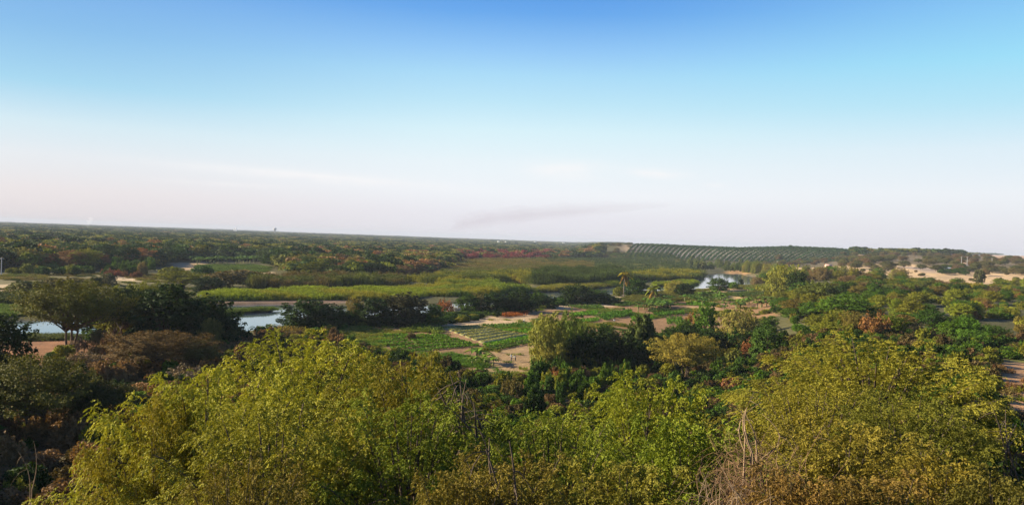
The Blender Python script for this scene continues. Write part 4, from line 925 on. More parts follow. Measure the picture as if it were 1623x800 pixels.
cluster('spreading_tree', [(1205, 424), (1420, 420), (1420, 408), (1210, 408)], 70, (5, 8), (9, 14), [(.165, .155, .05), (.16, .115, .055), (.13, .135, .045)], 'hill foot tree', 'tree', 'trees between orchard hill and dunes')
cluster('upright_shrub', [(1090, 428), (1205, 432), (1205, 420), (1090, 414)], 60, (7, 12), (6, 9), [(.12, .145, .045), (.10, .13, .04)], 'pool bank tree', 'tree', 'bank trees beyond the right pool')
cluster('dry_shrub', [(1570, 585), (1640, 590), (1640, 720), (1575, 720)], 16, (.7, 1.6), (1.2, 2.6), [(.17, .12, .045), (.19, .10, .045), T_OLIVE], 'sand slope bush', 'shrub', 'bushes on the sand slope at the right edge')
cluster('willow_tree', [(1172, 432), (1245, 438), (1245, 433), (1172, 429)], 20, (9, 13), (8, 12), [(.14, .16, .035), (.10, .13, .03), (.19, .18, .04)], 'far bank tree', 'tree', 'tall trees on the far bank of the right pool')
cluster('spreading_tree', [(1490, 435), (1532, 437), (1532, 428), (1490, 426)], 16, (4, 6), (7, 11), [T_DEEP], 'shed tree', 'tree', 'trees round the grey shed')
cluster('spreading_tree', None, 50, (3, 6), (8, 14), [(.11, .12, .045), (.14, .115, .05)], 'hill end tree', 'tree', 'trees on the sandy end of the orchard hill', (5.4, 8.6, 1270, 1640))

# ------------------------------------------------------------------ bananas, palms, maize
def banana_mesh(seed, parts=False):
    r_ = np.random.default_rng(seed); st = Geo(); leaves = []
    st.tube([(0, 0, -.2), (.02, 0, .7), (.05, .03, 1.2), (.05, .03, 1.6)], [.16, .14, .11, .06], 7, 0)
    for i in range(9):
        a = i * 2.4 + r_.uniform(-.3, .3); L = r_.uniform(1.9, 2.6); up = r_.uniform(.6, 1.5) if i < 6 else 2.2
        d = np.array([math.cos(a), math.sin(a), 0]); t = np.linspace(0, 1, 7)[:, None]
        mid = np.array([.05, .03, 1.25]) + d * t * L * .8 + np.array([0, 0, 1]) * (t * up - t ** 2 * (up * .9 + .2))
        w = (.42 * np.sin(np.pi * np.clip(t[:, 0] * .93 + .04, 0, 1)) ** .55 * np.r_[.25, .9, 1, 1, 1, .85, .1])[:, None]
        s = np.cross(d, [0, 0, 1]); n = len(t)
        V = np.concatenate([mid - s * w + [0, 0, .09] * (w > 0), mid, mid + s * w + [0, 0, .09] * (w > 0)])
        q = [(i_, i_ + 1, n + i_ + 1, n + i_) for i_ in range(n - 1)] + [(n + i_, n + i_ + 1, 2 * n + i_ + 1, 2 * n + i_) for i_ in range(n - 1)]
        g = Geo(); g.add(V, q, r_.uniform(.35, .85)); leaves.append(g)
    if parts: return st.mesh('banana_stem', M_STEM), [g.mesh('banana_leaf', M_LEAF) for g in leaves]
    al = Geo()
    for g in leaves: al.add(np.concatenate(g.V), np.concatenate(g.Q), np.concatenate(g.v), 0)
    al.add(np.concatenate(st.V), np.concatenate(st.Q), .4, 1)
    return al.mesh('banana_plant', [M_LEAF, M_STEM])
M_STEM = plain('banana_stem', (.18, .19, .07), .7, 5, .25)
BAN = [banana_mesh(s) for s in (1, 2, 3)]
def banana(x, y, h, label, group, tint=(.085, .14, .02)):
    o = link('banana_plant', BAN[rng.integers(3)], None, (x, y, float(Z(x, y)[0]))); s = h / 2.5; o.scale = (s, s, s); o.rotation_euler = (0, 0, rng.uniform(0, 6.28)); NOUN[o.name] = '!' + label
    tag(o, label, 'banana plant', group, None, jitter(tint, rng))
def banana_patch(poly, n, hr, label, group, tint=(.085, .14, .02)):
    pg = P(poly); lo, hi = pg.min(0), pg.max(0); k = 0
    while k < n:
        p = rng.uniform(lo, hi)
        if inside(pg, p[0:1], p[1:2])[0]: banana(p[0], p[1], rng.uniform(*hr), label, group, tint); k += 1
for (px, py, h, lab) in ((755, 574, 4.2, 'tallest banana plant beside the sandy patch'), (768, 577, 3.2, 'bushy banana plant right of the tallest one'), (781, 580, 2.6, 'small single banana plant on the bare soil'), (748, 580, 2.8, 'banana plant tucked left of the tallest one')):
    st, lv = banana_mesh(px, True); g = at(px, py)[0]
    o = tag(link('banana_plant', None, None, (g[0], g[1], float(Z(*g)[0]))), lab, 'banana plant', 'banana plants beside the sandy patch'); s = h / 2.5; o.scale = (s, s, s)
    link('stem', st, o)
    for m in lv: tag(link('leaf', m, o), tint=jitter((.11, .17, .022), rng, .12))
banana_patch([(1008, 484), (1062, 478), (1066, 491), (1010, 494)], 34, (3.2, 4.6), 'banana plant in the dense plot right of the centre', 'banana plants right of centre')
banana_patch([(1082, 476), (1140, 466), (1150, 480), (1095, 486)], 34, (3.2, 4.8), 'banana plant in the plot below the yellow topped tree', 'banana plants below the yellow topped tree')
banana_patch([(1140, 482), (1190, 478), (1192, 490), (1145, 492)], 18, (3.0, 4.4), 'banana plant in the plot above the golden willow', 'banana plants above the golden willow')
banana_patch([(1195, 480), (1225, 474), (1240, 484), (1200, 490)], 12, (3.0, 4.6), 'banana plant on the fallow ground right of centre', 'banana plants on the fallow ground')
banana_patch([(1185, 456), (1235, 456), (1240, 464), (1185, 464)], 14, (3.0, 4.2), 'banana plant near the tall pool willow', 'banana plants near the pool willow')
banana_patch([(302, 419), (405, 417), (405, 412), (302, 412)], 60, (5, 7), 'bright banana plant in the long row beyond the left meadow', 'banana row beyond the left meadow', (.075, .13, .022))
banana_patch([(404, 531), (425, 527), (428, 532), (406, 535)], 4, (3.0, 3.8), 'dark banana plant at the water by the left mass', 'banana plants by the water', (.05, .08, .02))
def maize_mesh():
    r_ = np.random.default_rng(4); g = Geo(); g.tube([(0, 0, -.1), (.02, 0, 1.1), (.05, .02, 2.3)], [.03, .025, .012], 5)
    for i in range(11):
        b = np.array([[.02, 0, .35 + i * .16]]); a = i * 3.14 + r_.uniform(-.6, .6)
        diamonds(g, b, np.array([[math.cos(a), math.sin(a), r_.uniform(-.4, .8)]]), np.array([[0, 0, 1.]]), r_.uniform(.5, .8), .07, r_.uniform(.3, .9), bend=.25)
    return g.mesh('maize_plant', M_LEAF)
MZ = maize_mesh()
for k in range(70):
    p = at(424 + (k % 35) * 1.75 + rng.uniform(-.5, .5), 527.5 + (k // 35) * 2 + (k % 35) * .13)[0]
    o = link('maize_plant', MZ, None, (p[0], p[1], float(Z(*p)[0]))); s = rng.uniform(.85, 1.2); o.scale = (s * 1.2, s * 1.2, s); o.rotation_euler = (0, 0, rng.uniform(0, 6))
    NOUN[o.name] = '!yellowing maize stalk in the ' + ('back' if k < 35 else 'front') + ' row'; tag(o, 'yellowing maize stalk in the row above the left hillside trees', 'maize', 'yellowing maize stalks', None, jitter((.30, .22, .04), rng, .15))
def palm(px, py, crown_y, lean, label, tint, L=4.6):
    g = at(px, py)[0]; d = np.hypot(*g); h = (py - crown_y) * d / F; r_ = np.random.default_rng(int(px))
    root = tag(link('palm_tree', None, None, (g[0], g[1], float(Z(*g)[0]))), label, 'palm')
    t = np.linspace(0, 1, 12); tr = Geo(); top = np.array([lean, 0, h])
    tr.tube(np.c_[lean * t ** 2, 0 * t, -.4 + (h + .4) * t], .24 - .10 * t + .03 * (np.arange(12) % 2), 8)
    link('trunk', tr.mesh('palm_trunk', M_PALMT), root)
    for i in range(24):
        a = i * 2.4; dead = i >= 20
        e0 = r_.uniform(.1, 1.25) if not dead else r_.uniform(-.9, -.4)
        q = Geo(); n = 11; s = np.linspace(0, 1, n)[:, None]; dr = np.array([math.cos(a), math.sin(a), 0]); Lf = L * r_.uniform(.85, 1.1)
        ra = top + dr * s * Lf * math.cos(e0) * (1 - .15 * s) + np.array([0, 0, 1]) * (s * Lf * math.sin(e0) - s ** 2 * Lf * (.62 if not dead else .25))
        q.tube(ra, np.linspace(.05, .015, n), 4, 0, .5)
        side = np.cross(dr, [0, 0, 1]); tg = np.gradient(ra, axis=0)
        m = 26; k = np.linspace(.12, .99, m); b = np.stack([np.interp(k, s[:, 0], ra[:, c]) for c in range(3)], 1); tt = unit(np.stack([np.interp(k, s[:, 0], tg[:, c]) for c in range(3)], 1))
        for sg in (-1, 1):
            ll = 1.15 * np.sin(np.pi * (k * .85 + .12)) ** .6
            diamonds(q, b, unit(tt * .55 + sg * side * .8 + np.array([0, 0, -.45]) + r_.normal(0, .1, (m, 3))), np.array([[0, 0, 1.]]) + 0 * b, ll, .17, np.clip(r_.normal(.5, .15, m), 0, 1))
        f = link('frond', q.mesh('palm_frond', M_LEAF), root)
        tag(f, 'yellow brown drooping dead frond' if dead else None, tint=jitter((.28, .17, .04) if dead else tint, r_, .15))
palm(988, 470, 436, .5, 'tall yellowish coconut palm in front of the dark cane thicket', (.30, .26, .03), 5.2)
palm(1038, 480, 459, -.4, 'low broad green palm right of the tall yellowish palm', (.19, .22, .025), 5.6)

# ------------------------------------------------------------------ far woodland
LBX = [-900, -150, 0, 130, 160, 230, 250, 310, 420, 440, 470, 560, 640, 700, 740, 860, 950, 960, 1052, 1062, 1100, 1200, 1201, 1235, 1340, 1350, 1420, 2400]
LBY = [432, 430, 428, 428, 424, 424, 420, 413, 413, 428, 440, 443, 440, 430, 408, 410, 410, 401, 401, 412, 414, 416, 408, 408, 409, 406, 404, 404]
def woodland():
    pts = []
    for lo, hi in ((420, 1000), (1000, 2000), (2000, 4000), (4000, 9500)):
        dm = (lo * hi) ** .5; s = max(10, .0075 * dm + 2)
        n = int(R(84) * (hi ** 2 - lo ** 2) / 2 / s ** 2 * 1.5)
        d = np.sqrt(rng.uniform(lo ** 2, hi ** 2, n)); a = R(rng.uniform(-42, 42, n)) if False else np.radians(rng.uniform(-42, 42, n))
        pts.append(np.c_[d * np.sin(a), d * np.cos(a), np.full(n, s)])
    p = np.concatenate(pts); x, y, s = p.T; d = np.hypot(x, y); z = Z(x, y)
    px, py = project(x, y, z)
    ok = (py < np.interp(px, LBX, LBY)) & (z > -.2)
    orch = (px > 955) & (px < 1352) & (d > 1180) & (d < 2300); ok &= ~orch
    ok &= ~((d > 2300) & (px > 990) & (px < 1350))
    dune = (px > 1200) & (d < 900); ok &= ~dune
    ok &= ~((px > 1350) & (d > 1000) & (rng.random(len(px)) < .35))
    clear = fbm(x, y, 120, 6) > 1.35; ok &= ~clear
    x, y, z, s, d, px, py = (q[ok] for q in (x, y, z, s, d, px, py)); n = len(x)
    f = fbm(x, y, 90, 2) + rng.normal(0, .45, n); pal = np.array([T_DEEP, (.055, .08, .022), T_OLIVE, (.14, .15, .035), (.21, .185, .045), T_DARK, (.19, .11, .05)])
    idx = np.clip(((f + 1.6) / 3.2 * 5).astype(int), 0, 4); rr = rng.random(n); idx[rr < .16] = 5; idx[rr > .95] = 6
    tint = pal[idx] * rng.uniform(.8, 1.25, (n, 1)) * rng.uniform(.92, 1.08, (n, 3))
    for x0, x1, y0, y1, fr, cols in ((-40, 250, 398, 428, .26, [(.29, .135, .05), (.23, .13, .05), (.17, .09, .045)]), (470, 730, 402, 442, .20, [(.26, .13, .055), (.22, .15, .05), (.24, .11, .05)]), (730, 870, 402, 416, .55, [(.24, .05, .05), (.20, .06, .045)]), (820, 960, 402, 420, .3, [(.24, .13, .05)])):
        m = (px > x0) & (px < x1) & (py > y0 + .036 * (px - x0) * 0) & (py < y1) & (rng.random(n) < fr) & (fbm(x, y, 60, 14) > -.3)
        tint[m] = np.array(cols)[rng.integers(0, len(cols), m.sum())] * rng.uniform(.85, 1.15, (m.sum(), 1))
    left = sstep(700, 300, px)[:, None] if False else (1 - sstep(300, 800, px))[:, None]
    w = s * rng.uniform(.85, 1.9, n) * (1 + .45 * left[:, 0]); h = rng.uniform(4.5, 10, n) * (1 + .25 * left[:, 0]); h[idx == 5] *= 1.15
    size = w / d; vis = (px > -20) & (px < 1643)
    order = np.argsort(-np.where(vis, size, 0)); solo = order[:300]; rest = np.ones(n, bool); rest[solo] = False
    src = []
    for j, i in enumerate(solo):
        kind = 'distant_tree' if j < 5 else 'spreading_tree' if idx[i] != 5 else 'evergreen_tree'
        nm = 'woodland_tree'
        if kind == 'distant_tree':
            c = SPEC['distant_tree'][j][0]; o = link(nm, c, None, (x[i], y[i], z[i] - .3)); o.scale = (w[i] / 10, w[i] / 10, h[i] / 6.5); tag(o, tint=tint[i])
            tag(o, 'woodland tree', 'tree', 'near trees of the flat woodland'); src.append(o); NOUN[o.name] = 'woodland tree'
        else:
            o = plant(kind, x[i], y[i], w[i], h[i] * 1.05, 'woodland tree', 'tree', 'near trees of the flat woodland', tint[i], nm, z[i], parts=False); NOUN[o.name] = 'woodland tree'
    k = np.where(rest)[0]
    scatter_mass('woodland', np.c_[x, y, z - .3][k], rng.uniform(0, 6.28, len(k)), np.c_[w / 10, w / 10 * rng.uniform(.8, 1.2, n), h / 6.5][k], tint[k], rng.integers(0, 5, len(k)), src,
                 'vast flat woodland of olive and dark green trees reaching the horizon', 'woodland')
woodland()

def undergrowth():
    n = 9000; d = np.sqrt(rng.uniform(6 ** 2, 215 ** 2, n)); a = np.radians(rng.uniform(-46, 46, n)); x, y = d * np.sin(a), d * np.cos(a); z = Z(x, y); px, py = project(x, y, z)
    ok = z > -.1
    for poly in ([(560, 512), (860, 488), (900, 570), (850, 603), (740, 598), (640, 562), (520, 545)], [(1570, 572), (1700, 566), (1700, 760), (1565, 740)], [(-60, 541), (90, 536), (330, 540), (300, 580), (100, 600), (-60, 600)]):
        ok &= ~inside(np.array(poly, float), px, py) | (rng.random(n) < .004)
    x, y, z, d = (q[ok] for q in (x, y, z, d)); n = len(x)
    pal = np.array([T_DEEP, T_GREEN, T_OLIVE, (.10, .075, .03), (.12, .075, .035), T_DARK]); t = pal[rng.integers(0, 6, n)] * rng.uniform(.75, 1.25, (n, 1))
    br = (x < -.2 * y) & (rng.random(n) < .6); t[br] = np.array((.20, .115, .05)) * rng.uniform(.7, 1.3, (br.sum(), 1))
    s = rng.uniform(.45, 1.05, n); k = rng.choice([0, 1, 2], n, p=[.45, .25, .30])
    scatter_mass('undergrowth', np.c_[x, y, z - .1], rng.uniform(0, 6.28, n), np.c_[s, s, s * rng.uniform(.6, 1.1, n)], t, k, SRC_SHRUB, 'tangled dark undergrowth of bushes covering the near slope', 'undergrowth')
SRC_SHRUB = [next(o for o in COL.objects if o.type == 'MESH' and o.data.name.startswith(k)) for k in ('round_shrub', 'upright_shrub')]
SRC_SHRUB.append(PL('dry_shrub', 215, 690, 664, 40, 'reddish dry bush in the dark ravine below the golden tree', cat='shrub', tint=(.12, .07, .04), parts=False))
undergrowth()
def field_weeds():
    c = fill_poly([(470, 527), (560, 512), (700, 486), (860, 479), (1000, 468), (1120, 456), (1290, 455), (1300, 500), (1240, 520), (1090, 540), (900, 590), (840, 612), (740, 600), (620, 560)], 1.15)
    x, y = c.T; z = Z(x, y); f = fbm(x, y, 14, 21) + .5 * fbm(x, y, 4, 22); ok = (f > .15 + .5 * (x / y > .04)) & (z > -.2); px, py = project(x, y, z)
    for poly in ([(693, 518), (757, 514), (845, 531), (768, 549)], [(600, 508), (700, 505), (845, 500), (845, 512), (757, 515), (690, 517), (640, 514)], [(770, 557), (850, 548), (870, 565), (840, 595), (770, 590)], [(893, 491), (960, 497), (940, 512), (890, 512)], [(700, 488), (850, 484), (850, 494), (700, 496)]):
        ok &= ~inside(np.array(poly, float), px, py) | (rng.random(len(x)) < .06)
    x, y, z, f = (q[ok] for q in (x, y, z, f)); n = len(x)
    pal = np.array([(.08, .16, .014), (.14, .18, .02), (.20, .19, .03), (.05, .10, .014)]); t = pal[np.clip(((fbm(x, y, 20, 30) + 1.3) * 1.5 + rng.normal(0, .5, n)).astype(int), 0, 3)] * rng.uniform(.75, 1.25, (n, 1))
    s_ = rng.uniform(.14, .36, n); w_ = rng.uniform(.7, 1.3, n)
    scatter_mass('field_weeds', np.c_[x, y, z - .05], rng.uniform(0, 6.28, n), np.c_[w_, w_, s_], t, np.zeros(n), [SRC_REED], 'patchy green weeds and grass between the farm plots', 'weeds')
field_weeds()
def flat_weeds():
    c = fill_poly([(-60, 437), (130, 433), (225, 434), (300, 437), (300, 446), (210, 452), (120, 462), (50, 478), (-60, 486)], 1.5); x, y = c.T; z = Z(x, y); f = fbm(x, y, 22, 41) + .6 * fbm(x, y, 5, 42); ok = (f > -.1) & (z > -.2)
    x, y, z = x[ok], y[ok], z[ok]; n = len(x); pal = np.array([(.10, .13, .02), (.15, .14, .03), (.19, .145, .045), (.06, .08, .016)]); t = pal[np.clip(((fbm(x, y, 18, 50) + 1.3) * 1.5 + rng.normal(0, .5, n)).astype(int), 0, 3)] * rng.uniform(.75, 1.25, (n, 1))
    w_ = rng.uniform(.8, 1.6, n); scatter_mass('flat_weeds', np.c_[x, y, z - .05], rng.uniform(0, 6.28, n), np.c_[w_, w_, rng.uniform(.12, .40, n)], t, np.zeros(n), [SRC_REED], 'olive and straw coloured weeds on the left river flat', 'weeds')
flat_weeds()

# ------------------------------------------------------------------ orchard hill
def orchard():
    n = 46
    for i in range(n):
        f = i / (n - 1); a0 = 8.2 + 15.0 * f; lean = np.interp(f, [0, .3, .6, 1], [.9, 1.3, 2.4, 3.6])
        t = np.linspace(0, 1, 16); k1 = min(1, (23.6 - a0) / lean); t = t * max(k1, .12)
        aa = np.radians(a0 + lean * t ** 1.3); dd = 1310 + 325 * t
        p = np.c_[dd * np.sin(aa), dd * np.cos(aa)]
        z = Z(p[:, 0], p[:, 1]); cum = np.r_[0, np.cumsum(np.hypot(*np.diff(p, axis=0).T))]
        m = int(min(2200, cum[-1] * 5)); s = rng.uniform(0, cum[-1], m)
        gap = (np.sin(s * 2 * np.pi / 6.5) > -.93) | (rng.random(m) < .5); s = s[gap]; m = len(s)
        q = np.stack([np.interp(s, cum, p[:, 0]), np.interp(s, cum, p[:, 1]), np.interp(s, cum, z)], 1)
        o_ = unit(rng.normal(size=(m, 3))); o_[:, 2] = np.abs(o_[:, 2]); pt = q + o_ * np.array([1.5, 1.5, 2.5]) * (min(1, .45 + i / 10) * rng.uniform(.75, 1.2, (m, 1))) + [0, 0, .4]
        g = Geo(); diamonds(g, pt, rng.normal(size=(m, 3)), o_ + .4 * rng.normal(size=(m, 3)), rng.uniform(1.2, 2.4, m), .6, np.clip(rng.normal(.5, .2, m), 0, 1))
        ro = link('orchard_row', g.mesh('orchard_row', M_LEAF)); NOUN[ro.name] = '!orchard row on the hill'
        tag(ro, 'dark green row of fruit trees running up the orchard hill', 'orchard row', 'orchard rows on the hill', None, jitter((.030, .062, .022), rng, .1))
    for px, w in ((1238, 8), (1246, 6), (1253, 6), (1260, 5), (1268, 5), (1276, 6), (1284, 5), (1292, 7), (1298, 5)):
        g = at(px, 392.5)[0]; d = np.hypot(*g)
        ct = plant('round_shrub', g[0], g[1], w * d / F, rng.uniform(5, 8), 'small dark tree in the line along the orchard hill crest', 'tree', 'trees along the orchard crest', T_DEEP, 'crest_tree'); NOUN[ct.name] = '!small dark tree along the orchard crest'
orchard()

# ------------------------------------------------------------------ buildings, poles, towers
def house(px, py, wpx, D, H, roofc, wallm, label, rz=0, flat=False, lift=0):
    g = at(px, py)[0]; z = float(Z(*g)[0]) + lift; W = wpx * float(np.hypot(*g)) / F; D = min(D, W * .7)
    root = tag(link('house', None, None, (g[0], g[1], z)), label, 'house'); root.rotation_euler = (0, 0, rz - math.atan2(g[0], g[1]))
    b = Geo(); b.box((0, 0, H / 2 - .5), (W / 2, D / 2, H / 2 + .5)); link('wall', b.mesh('house_wall', wallm), root)
    r_ = Geo()
    if flat: r_.box((0, 0, H + .15), (W / 2 + .3, D / 2 + .3, .14))
    else:
        e = .4; rh = D * .28
        V = [(-W / 2 - e, -D / 2 - e, H - .1), (W / 2 + e, -D / 2 - e, H - .1), (W / 2 + e, D / 2 + e, H - .1), (-W / 2 - e, D / 2 + e, H - .1), (-W / 2 - e, 0, H + rh), (W / 2 + e, 0, H + rh)]
        V += [(a, b_, c - .14) for a, b_, c in V]
        r_.add(V, [(0, 1, 5, 4), (2, 3, 4, 5), (6, 10, 11, 7), (8, 11, 10, 9), (0, 6, 7, 1), (2, 8, 9, 3), (0, 4, 10, 6), (3, 9, 10, 4), (1, 7, 11, 5), (2, 5, 11, 8)])
        r_.add([(-W / 2, -D / 2, H), (-W / 2, D / 2, H), (-W / 2, 0, H + rh - .15), (-W / 2, 0, H + rh - .15)], [(0, 1, 2, 3)])
    link('roof', r_.mesh('house_roof', roofc), root)
    d_ = Geo(); d_.box((-W * .12, -D / 2, 1.05), (.5, .05, 1.05)); link('door', d_.mesh('house_door', M_DARK), root)
    for k in (-.34, .12, .34):
        w_ = Geo(); w_.box((W * k, -D / 2, 1.6), (.5, .05, .5)); link('window', w_.mesh('house_window', M_DARK), root)
house(1234, 419, 10, 6, 3.2, M_WHITE, M_WHITE, 'small white house below the orchard hill')
house(1313, 424, 9, 6, 2.4, M_REDROOF, M_PINK, 'pinkish roofed house at the edge of the dunes', .2)
house(1530, 423, 5, 4, 4.2, M_PINK, M_PINK, 'small pink hut beside the utility poles', 0, True)
house(1506, 430, 13, 7, 2.2, M_GREYROOF, M_CONC, 'long grey roofed shed among trees behind the dunes', .15)
for px, py, lab in ((262, 367.5, 'white building speck on the far left horizon'), (427, 372, 'white building speck right of the water tower'), (790, 386.5, 'left of two white buildings on the centre horizon'), (802, 387, 'right of two white buildings on the centre horizon'), (848, 385.5, 'white building on the low rise right of the dark smoke'), (893, 388, 'white building above the pale bare patch on the horizon')):
    house(px, py, 4, 10, 8, M_WHITE, M_WHITE, lab, 0, True, 5)
def far_tower(px, py, h, kind, label):
    g = at(px, py)[0]; z = float(Z(*g)[0]); G = Geo()
    root = tag(link('water_tower' if kind else 'silo', None, None, (g[0], g[1], z)), label, 'tower')
    t = np.linspace(0, 1, 6)
    if kind:
        for dx, dy in ((-3, -3), (3, -3), (3, 3), (-3, 3)):
            q = Geo(); q.tube([(dx, dy, -1), (dx * .8, dy * .8, h * .72)], [.9, .9], 6); link('leg', q.mesh('tower_leg', M_CONC), root)
        G.tube([(0, 0, h * .70), (0, 0, h * .74), (0, 0, h * .95), (0, 0, h)], [3.5, 7.5, 7.5, 1.0], 14); link('tank', G.mesh('tower_tank', M_CONC), root)
    else:
        G.tube([(0, 0, -1), (0, 0, h * .93), (0, 0, h)], [2.6, 2.6, .4], 12); link('shaft', G.mesh('silo_shaft', M_WHITE), root)
        q = Geo(); q.tube([(0, 0, h * .9), (0, 0, h * .92)], [3.0, 3.0], 12); link('rim', q.mesh('silo_rim', M_WHITE), root)
far_tower(435.5, 373, 36, 1, 'concrete water tower on the left horizon')
far_tower(374, 370.5, 34, 0, 'taller white silo on the left horizon'); far_tower(371, 370.5, 25, 0, 'shorter white silo on the left horizon')
def pole(px, py, h, label):
    g = at(px, py)[0]; root = tag(link('utility_pole', None, None, (g[0], g[1], float(Z(*g)[0]))), label, 'pole', 'utility poles behind the dunes')
    a = Geo(); a.tube([(0, 0, -.5), (0, 0, h)], [.24, .17], 8); link('post', a.mesh('pole_post', M_CONC), root)
    b = Geo(); b.box((0, 0, h - .6), (1.1, .08, .08)); c = link('crossarm', b.mesh('pole_arm', M_CONC), root)
    for k in (-.9, 0, .9):
        q = Geo(); q.tube([(k, 0, h - .5), (k, 0, h - .25)], [.07, .05], 6); link('insulator', q.mesh('pole_insulator', M_WHITE), c)
pole(1523.5, 423, 11.5, 'left utility pole behind the dunes'); pole(1532.5, 424, 12, 'utility pole standing right beside the pink hut'); pole(1572, 422, 9.5, 'rightmost shorter utility pole among thorn trees'); pole(2, 436, 9, 'pole at the left edge of the river flat')

# ------------------------------------------------------------------ farm workers
def person_mesh(bend):
    J = {'pel': (0, 0, .92), 'chest': (0, .05 + .28 * bend, 1.28 - .12 * bend), 'neck': (0, .08 + .42 * bend, 1.46 - .20 * bend), 'head': (0, .12 + .50 * bend, 1.60 - .24 * bend)}
    V = [J['pel'], (0, .02 + .14 * bend, 1.08 - .02 * bend), J['chest'], J['neck'], J['head']]; E = [(0, 1), (1, 2), (2, 3), (3, 4)]; Rd = [.15, .14, .16, .06, .105]
    for s in (-1, 1):
        c = J['chest']; k = len(V)
        V += [(s * .19, c[1], c[2] + .07), (s * .24, c[1] + .08 + .1 * bend, c[2] - .20), (s * .22, c[1] + .22 + .1 * bend, c[2] - .42), (s * .22, c[1] + .27 + .1 * bend, c[2] - .50)]; E += [(2, k), (k, k + 1), (k + 1, k + 2), (k + 2, k + 3)]; Rd += [.07, .05, .04, .035]
        k = len(V); V += [(s * .10, 0, .86), (s * .11, .03, .48), (s * .11, -.03 + .06 * s, .08), (s * .11, .12 + .06 * s, .03)]; E += [(0, k), (k, k + 1), (k + 1, k + 2), (k + 2, k + 3)]; Rd += [.09, .07, .045, .04]
    me = bpy.data.meshes.new('person_cage'); me.from_pydata(V, E, []); ob = bpy.data.objects.new('person_cage', me); COL.objects.link(ob)
    sk = ob.modifiers.new('skin', 'SKIN')
    if not me.skin_vertices: me.attributes.new('skin', 'FLOAT', 'POINT')
    if me.skin_vertices:
        for i, v in enumerate(me.skin_vertices[0].data): v.radius = (Rd[i], Rd[i]); v.use_root = i == 0
    ob.modifiers.new('sub', 'SUBSURF').levels = 1
    dg = bpy.context.evaluated_depsgraph_get(); dg.update(); out = bpy.data.meshes.new_from_object(ob.evaluated_get(dg)); bpy.data.objects.remove(ob)
    out.name = 'person'; out.materials.clear()
    for m in (M_CLOTHW, M_CLOTHD, M_SKIN): out.materials.append(m)
    for p in out.polygons:
        c = p.center; p.use_smooth = True
        p.material_index = 1 if c.z < .93 else (2 if c.z > J['neck'][2] - .02 or (abs(c.x) > .2 and c.z < J['chest'][2] - .22) else 0)
    return out, J['head']
def person(px, py, bend, rz, label):
    me, h = person_mesh(bend); g = at(px, py)[0]
    o = tag(link('person', me, None, (g[0], g[1], float(Z(*g)[0]))), label, 'person'); o.rotation_euler = (0, 0, rz)
    q = Geo(); q.tube([(h[0], h[1], h[2] + .05), (h[0], h[1], h[2] + .07), (h[0], h[1], h[2] + .10), (h[0], h[1], h[2] + .20)], [.24, .24, .11, .07], 10); link('hat', q.mesh('hat', M_HAY), o)
person(810.5, 572, .2, .6, 'person in a white top standing left of another by the dark crop edge')
person(817, 572.5, .9, 2.0, 'person in a white top bending at the right by the dark crop edge')
person(974.5, 512, .9, 1.2, 'person in a white top bending on the pale path by the dark crop')
person(830, 511.5, .8, 4.0, 'person in a white top bending at the edge of the sandy field')

# ------------------------------------------------------------------ smoke and haze
def volume_mat(name, col, dens, absorb=None):
    m, nt, L, N = new_mat(name); v = N('ShaderNodeVolumePrincipled'); v.inputs['Color'].default_value = (*col, 1); v.inputs['Density'].default_value = dens
    if absorb: v.inputs['Absorption Color'].default_value = (*absorb, 1)
    o = N('ShaderNodeOutputMaterial'); L(v.outputs[0], o.inputs['Volume']); return m
def haze():
    g = Geo(); g.box((0, 0, 30.5), (12600, 12600, 33.5))
    tag(link('haze', g.mesh('haze', volume_mat('haze_air', (.56, .64, .76), 8e-5))), 'thin blue haze in the air over the valley', kind='stuff')
haze()
def smoke(pts, d, dens, col, absorb, label):
    g = Geo(); q = np.array(pts, float); r = rays(q[:, 0], q[:, 1]); r = r / np.hypot(r[:, 0], r[:, 1])[:, None] * d + [0, 0, CAM_Z]
    rad = q[:, 2] * d / F; t = np.linspace(0, len(q) - 1, 40); k = np.arange(len(q))
    p = np.stack([np.interp(t, k, r[:, c]) for c in range(3)], 1); ra = np.interp(t, k, rad) * (1 + .10 * np.sin(t * 5) + .06 * np.sin(t * 11)); ra[0] = ra[-1] = .05
    g.tube(p, ra, 16); link_ = link('smoke_plume', g.mesh('smoke_plume', volume_mat('smoke', col, dens, absorb), True)); tag(link_, label, 'smoke')
SM = [(712, 366, 2.5), (722, 360, 5), (742, 353, 8), (778, 347, 8), (830, 341, 8), (890, 336, 7), (950, 332, 6), (1010, 328, 4.5), (1070, 325, 2)]
smoke([(x, y, r * 1.25) for x, y, r in SM], 8000, .0010, (.26, .22, .27), (.2, .17, .2), 'long dark smoke plume drifting right over the horizon')
smoke([(x, y + .8, r * .55) for x, y, r in SM[:-2]], 7900, .0018, (.26, .22, .27), (.2, .17, .2), 'darker core of the smoke drifting low over the horizon')
smoke([(x - 4, y - 1.2, r * 1.9) for x, y, r in SM[1:]], 8300, .0007, (.26, .22, .27), (.2, .17, .2), 'faint outer veil of the dark smoke over the horizon')
smoke([(139, 361, 1.0), (140, 355, 2.5), (142, 349, 4), (146, 345, 3)], 2900, .010, (.92, .92, .95), (.9, .9, .9), 'small white smoke column on the left horizon')

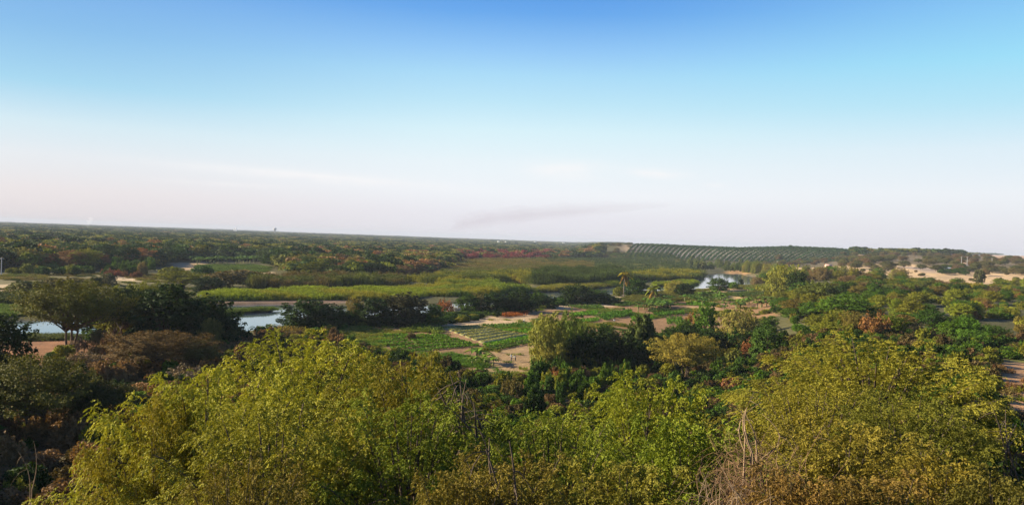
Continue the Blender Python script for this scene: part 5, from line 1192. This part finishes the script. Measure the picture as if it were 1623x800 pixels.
# ------------------------------------------------------------------ closing pass: every look-alike gets its own words
ZONES = [(30, 'at the left edge'), (140, 'behind the umbrella tree'), (240, 'near the dark left hedge'), (310, 'left of the green meadow'), (430, 'behind the left banana row'), (520, 'behind the tall dark reeds'), (600, 'above the yellow olive bank tree'),
         (690, 'above the flat topped bank tree'), (760, 'above the rust orange tree'), (860, 'by the crimson thicket'), (960, 'left of the tall palm'), (1060, 'behind the palms'), (1120, 'left of the right pool'), (1215, 'by the right pool'), (1265, 'near the pool willow'),
         (1330, 'right of the pool willow'), (1400, 'below the pinkish roof'), (1480, 'left of the grey shed'), (1560, 'near the lone ball bush'), (9999, 'at the right edge')]
HUES = {'dark green': T_DARK, 'deep green': T_DEEP, 'green': T_GREEN, 'olive': T_OLIVE, 'yellow olive': (.21, .195, .042), 'brown': (.17, .115, .05), 'rust': (.24, .10, .045), 'crimson': (.20, .045, .047), 'dusky olive': (.12, .115, .04)}
ORD = 'first second third fourth fifth sixth seventh eighth ninth tenth eleventh twelfth'.split()
def word_labels():
    sets = {}
    for o in COL.objects:
        nm = NOUN.get(o.name)
        if nm is None: continue
        m = o if o.type == 'MESH' else next(c for c in o.children if c.name.startswith('crown'))
        v = np.array(m.data.vertices[len(m.data.vertices) // 2].co) if o.location.length < .01 else np.array(o.location)
        px, py = project(*[np.array([c]) for c in v]); px = float(px[0])
        if nm[0] == '!': key = (nm[1:], '')
        else:
            t = np.array(m['tint']); t = t / t.sum() ; dk = np.array(m['tint']).sum()
            hue = min(HUES, key=lambda h: np.abs(np.array(HUES[h]) / sum(HUES[h]) - t).sum() + .25 * abs(math.log(dk / sum(HUES[h]))))
            zone = next(z for lim, z in ZONES if px < lim); key = (hue + ' ' + nm, zone, o['group'])
        sets.setdefault(key, []).append((px, o))
    for key, l in sets.items():
        l.sort(key=lambda q: q[0]); n = len(l)
        for i, (px, o) in enumerate(l):
            base = (key[0] + ' ' + key[1]).strip()
            if n == 1: o['label'] = base if len(base.split()) > 3 else 'lone ' + base
            elif i == n - 1: o['label'] = 'rightmost ' + base
            elif i == 0: o['label'] = 'leftmost ' + base
            else: o['label'] = base + ', ' + (ORD[i] if i < 12 else str(i + 1) + 'th') + ' from left'
word_labels()
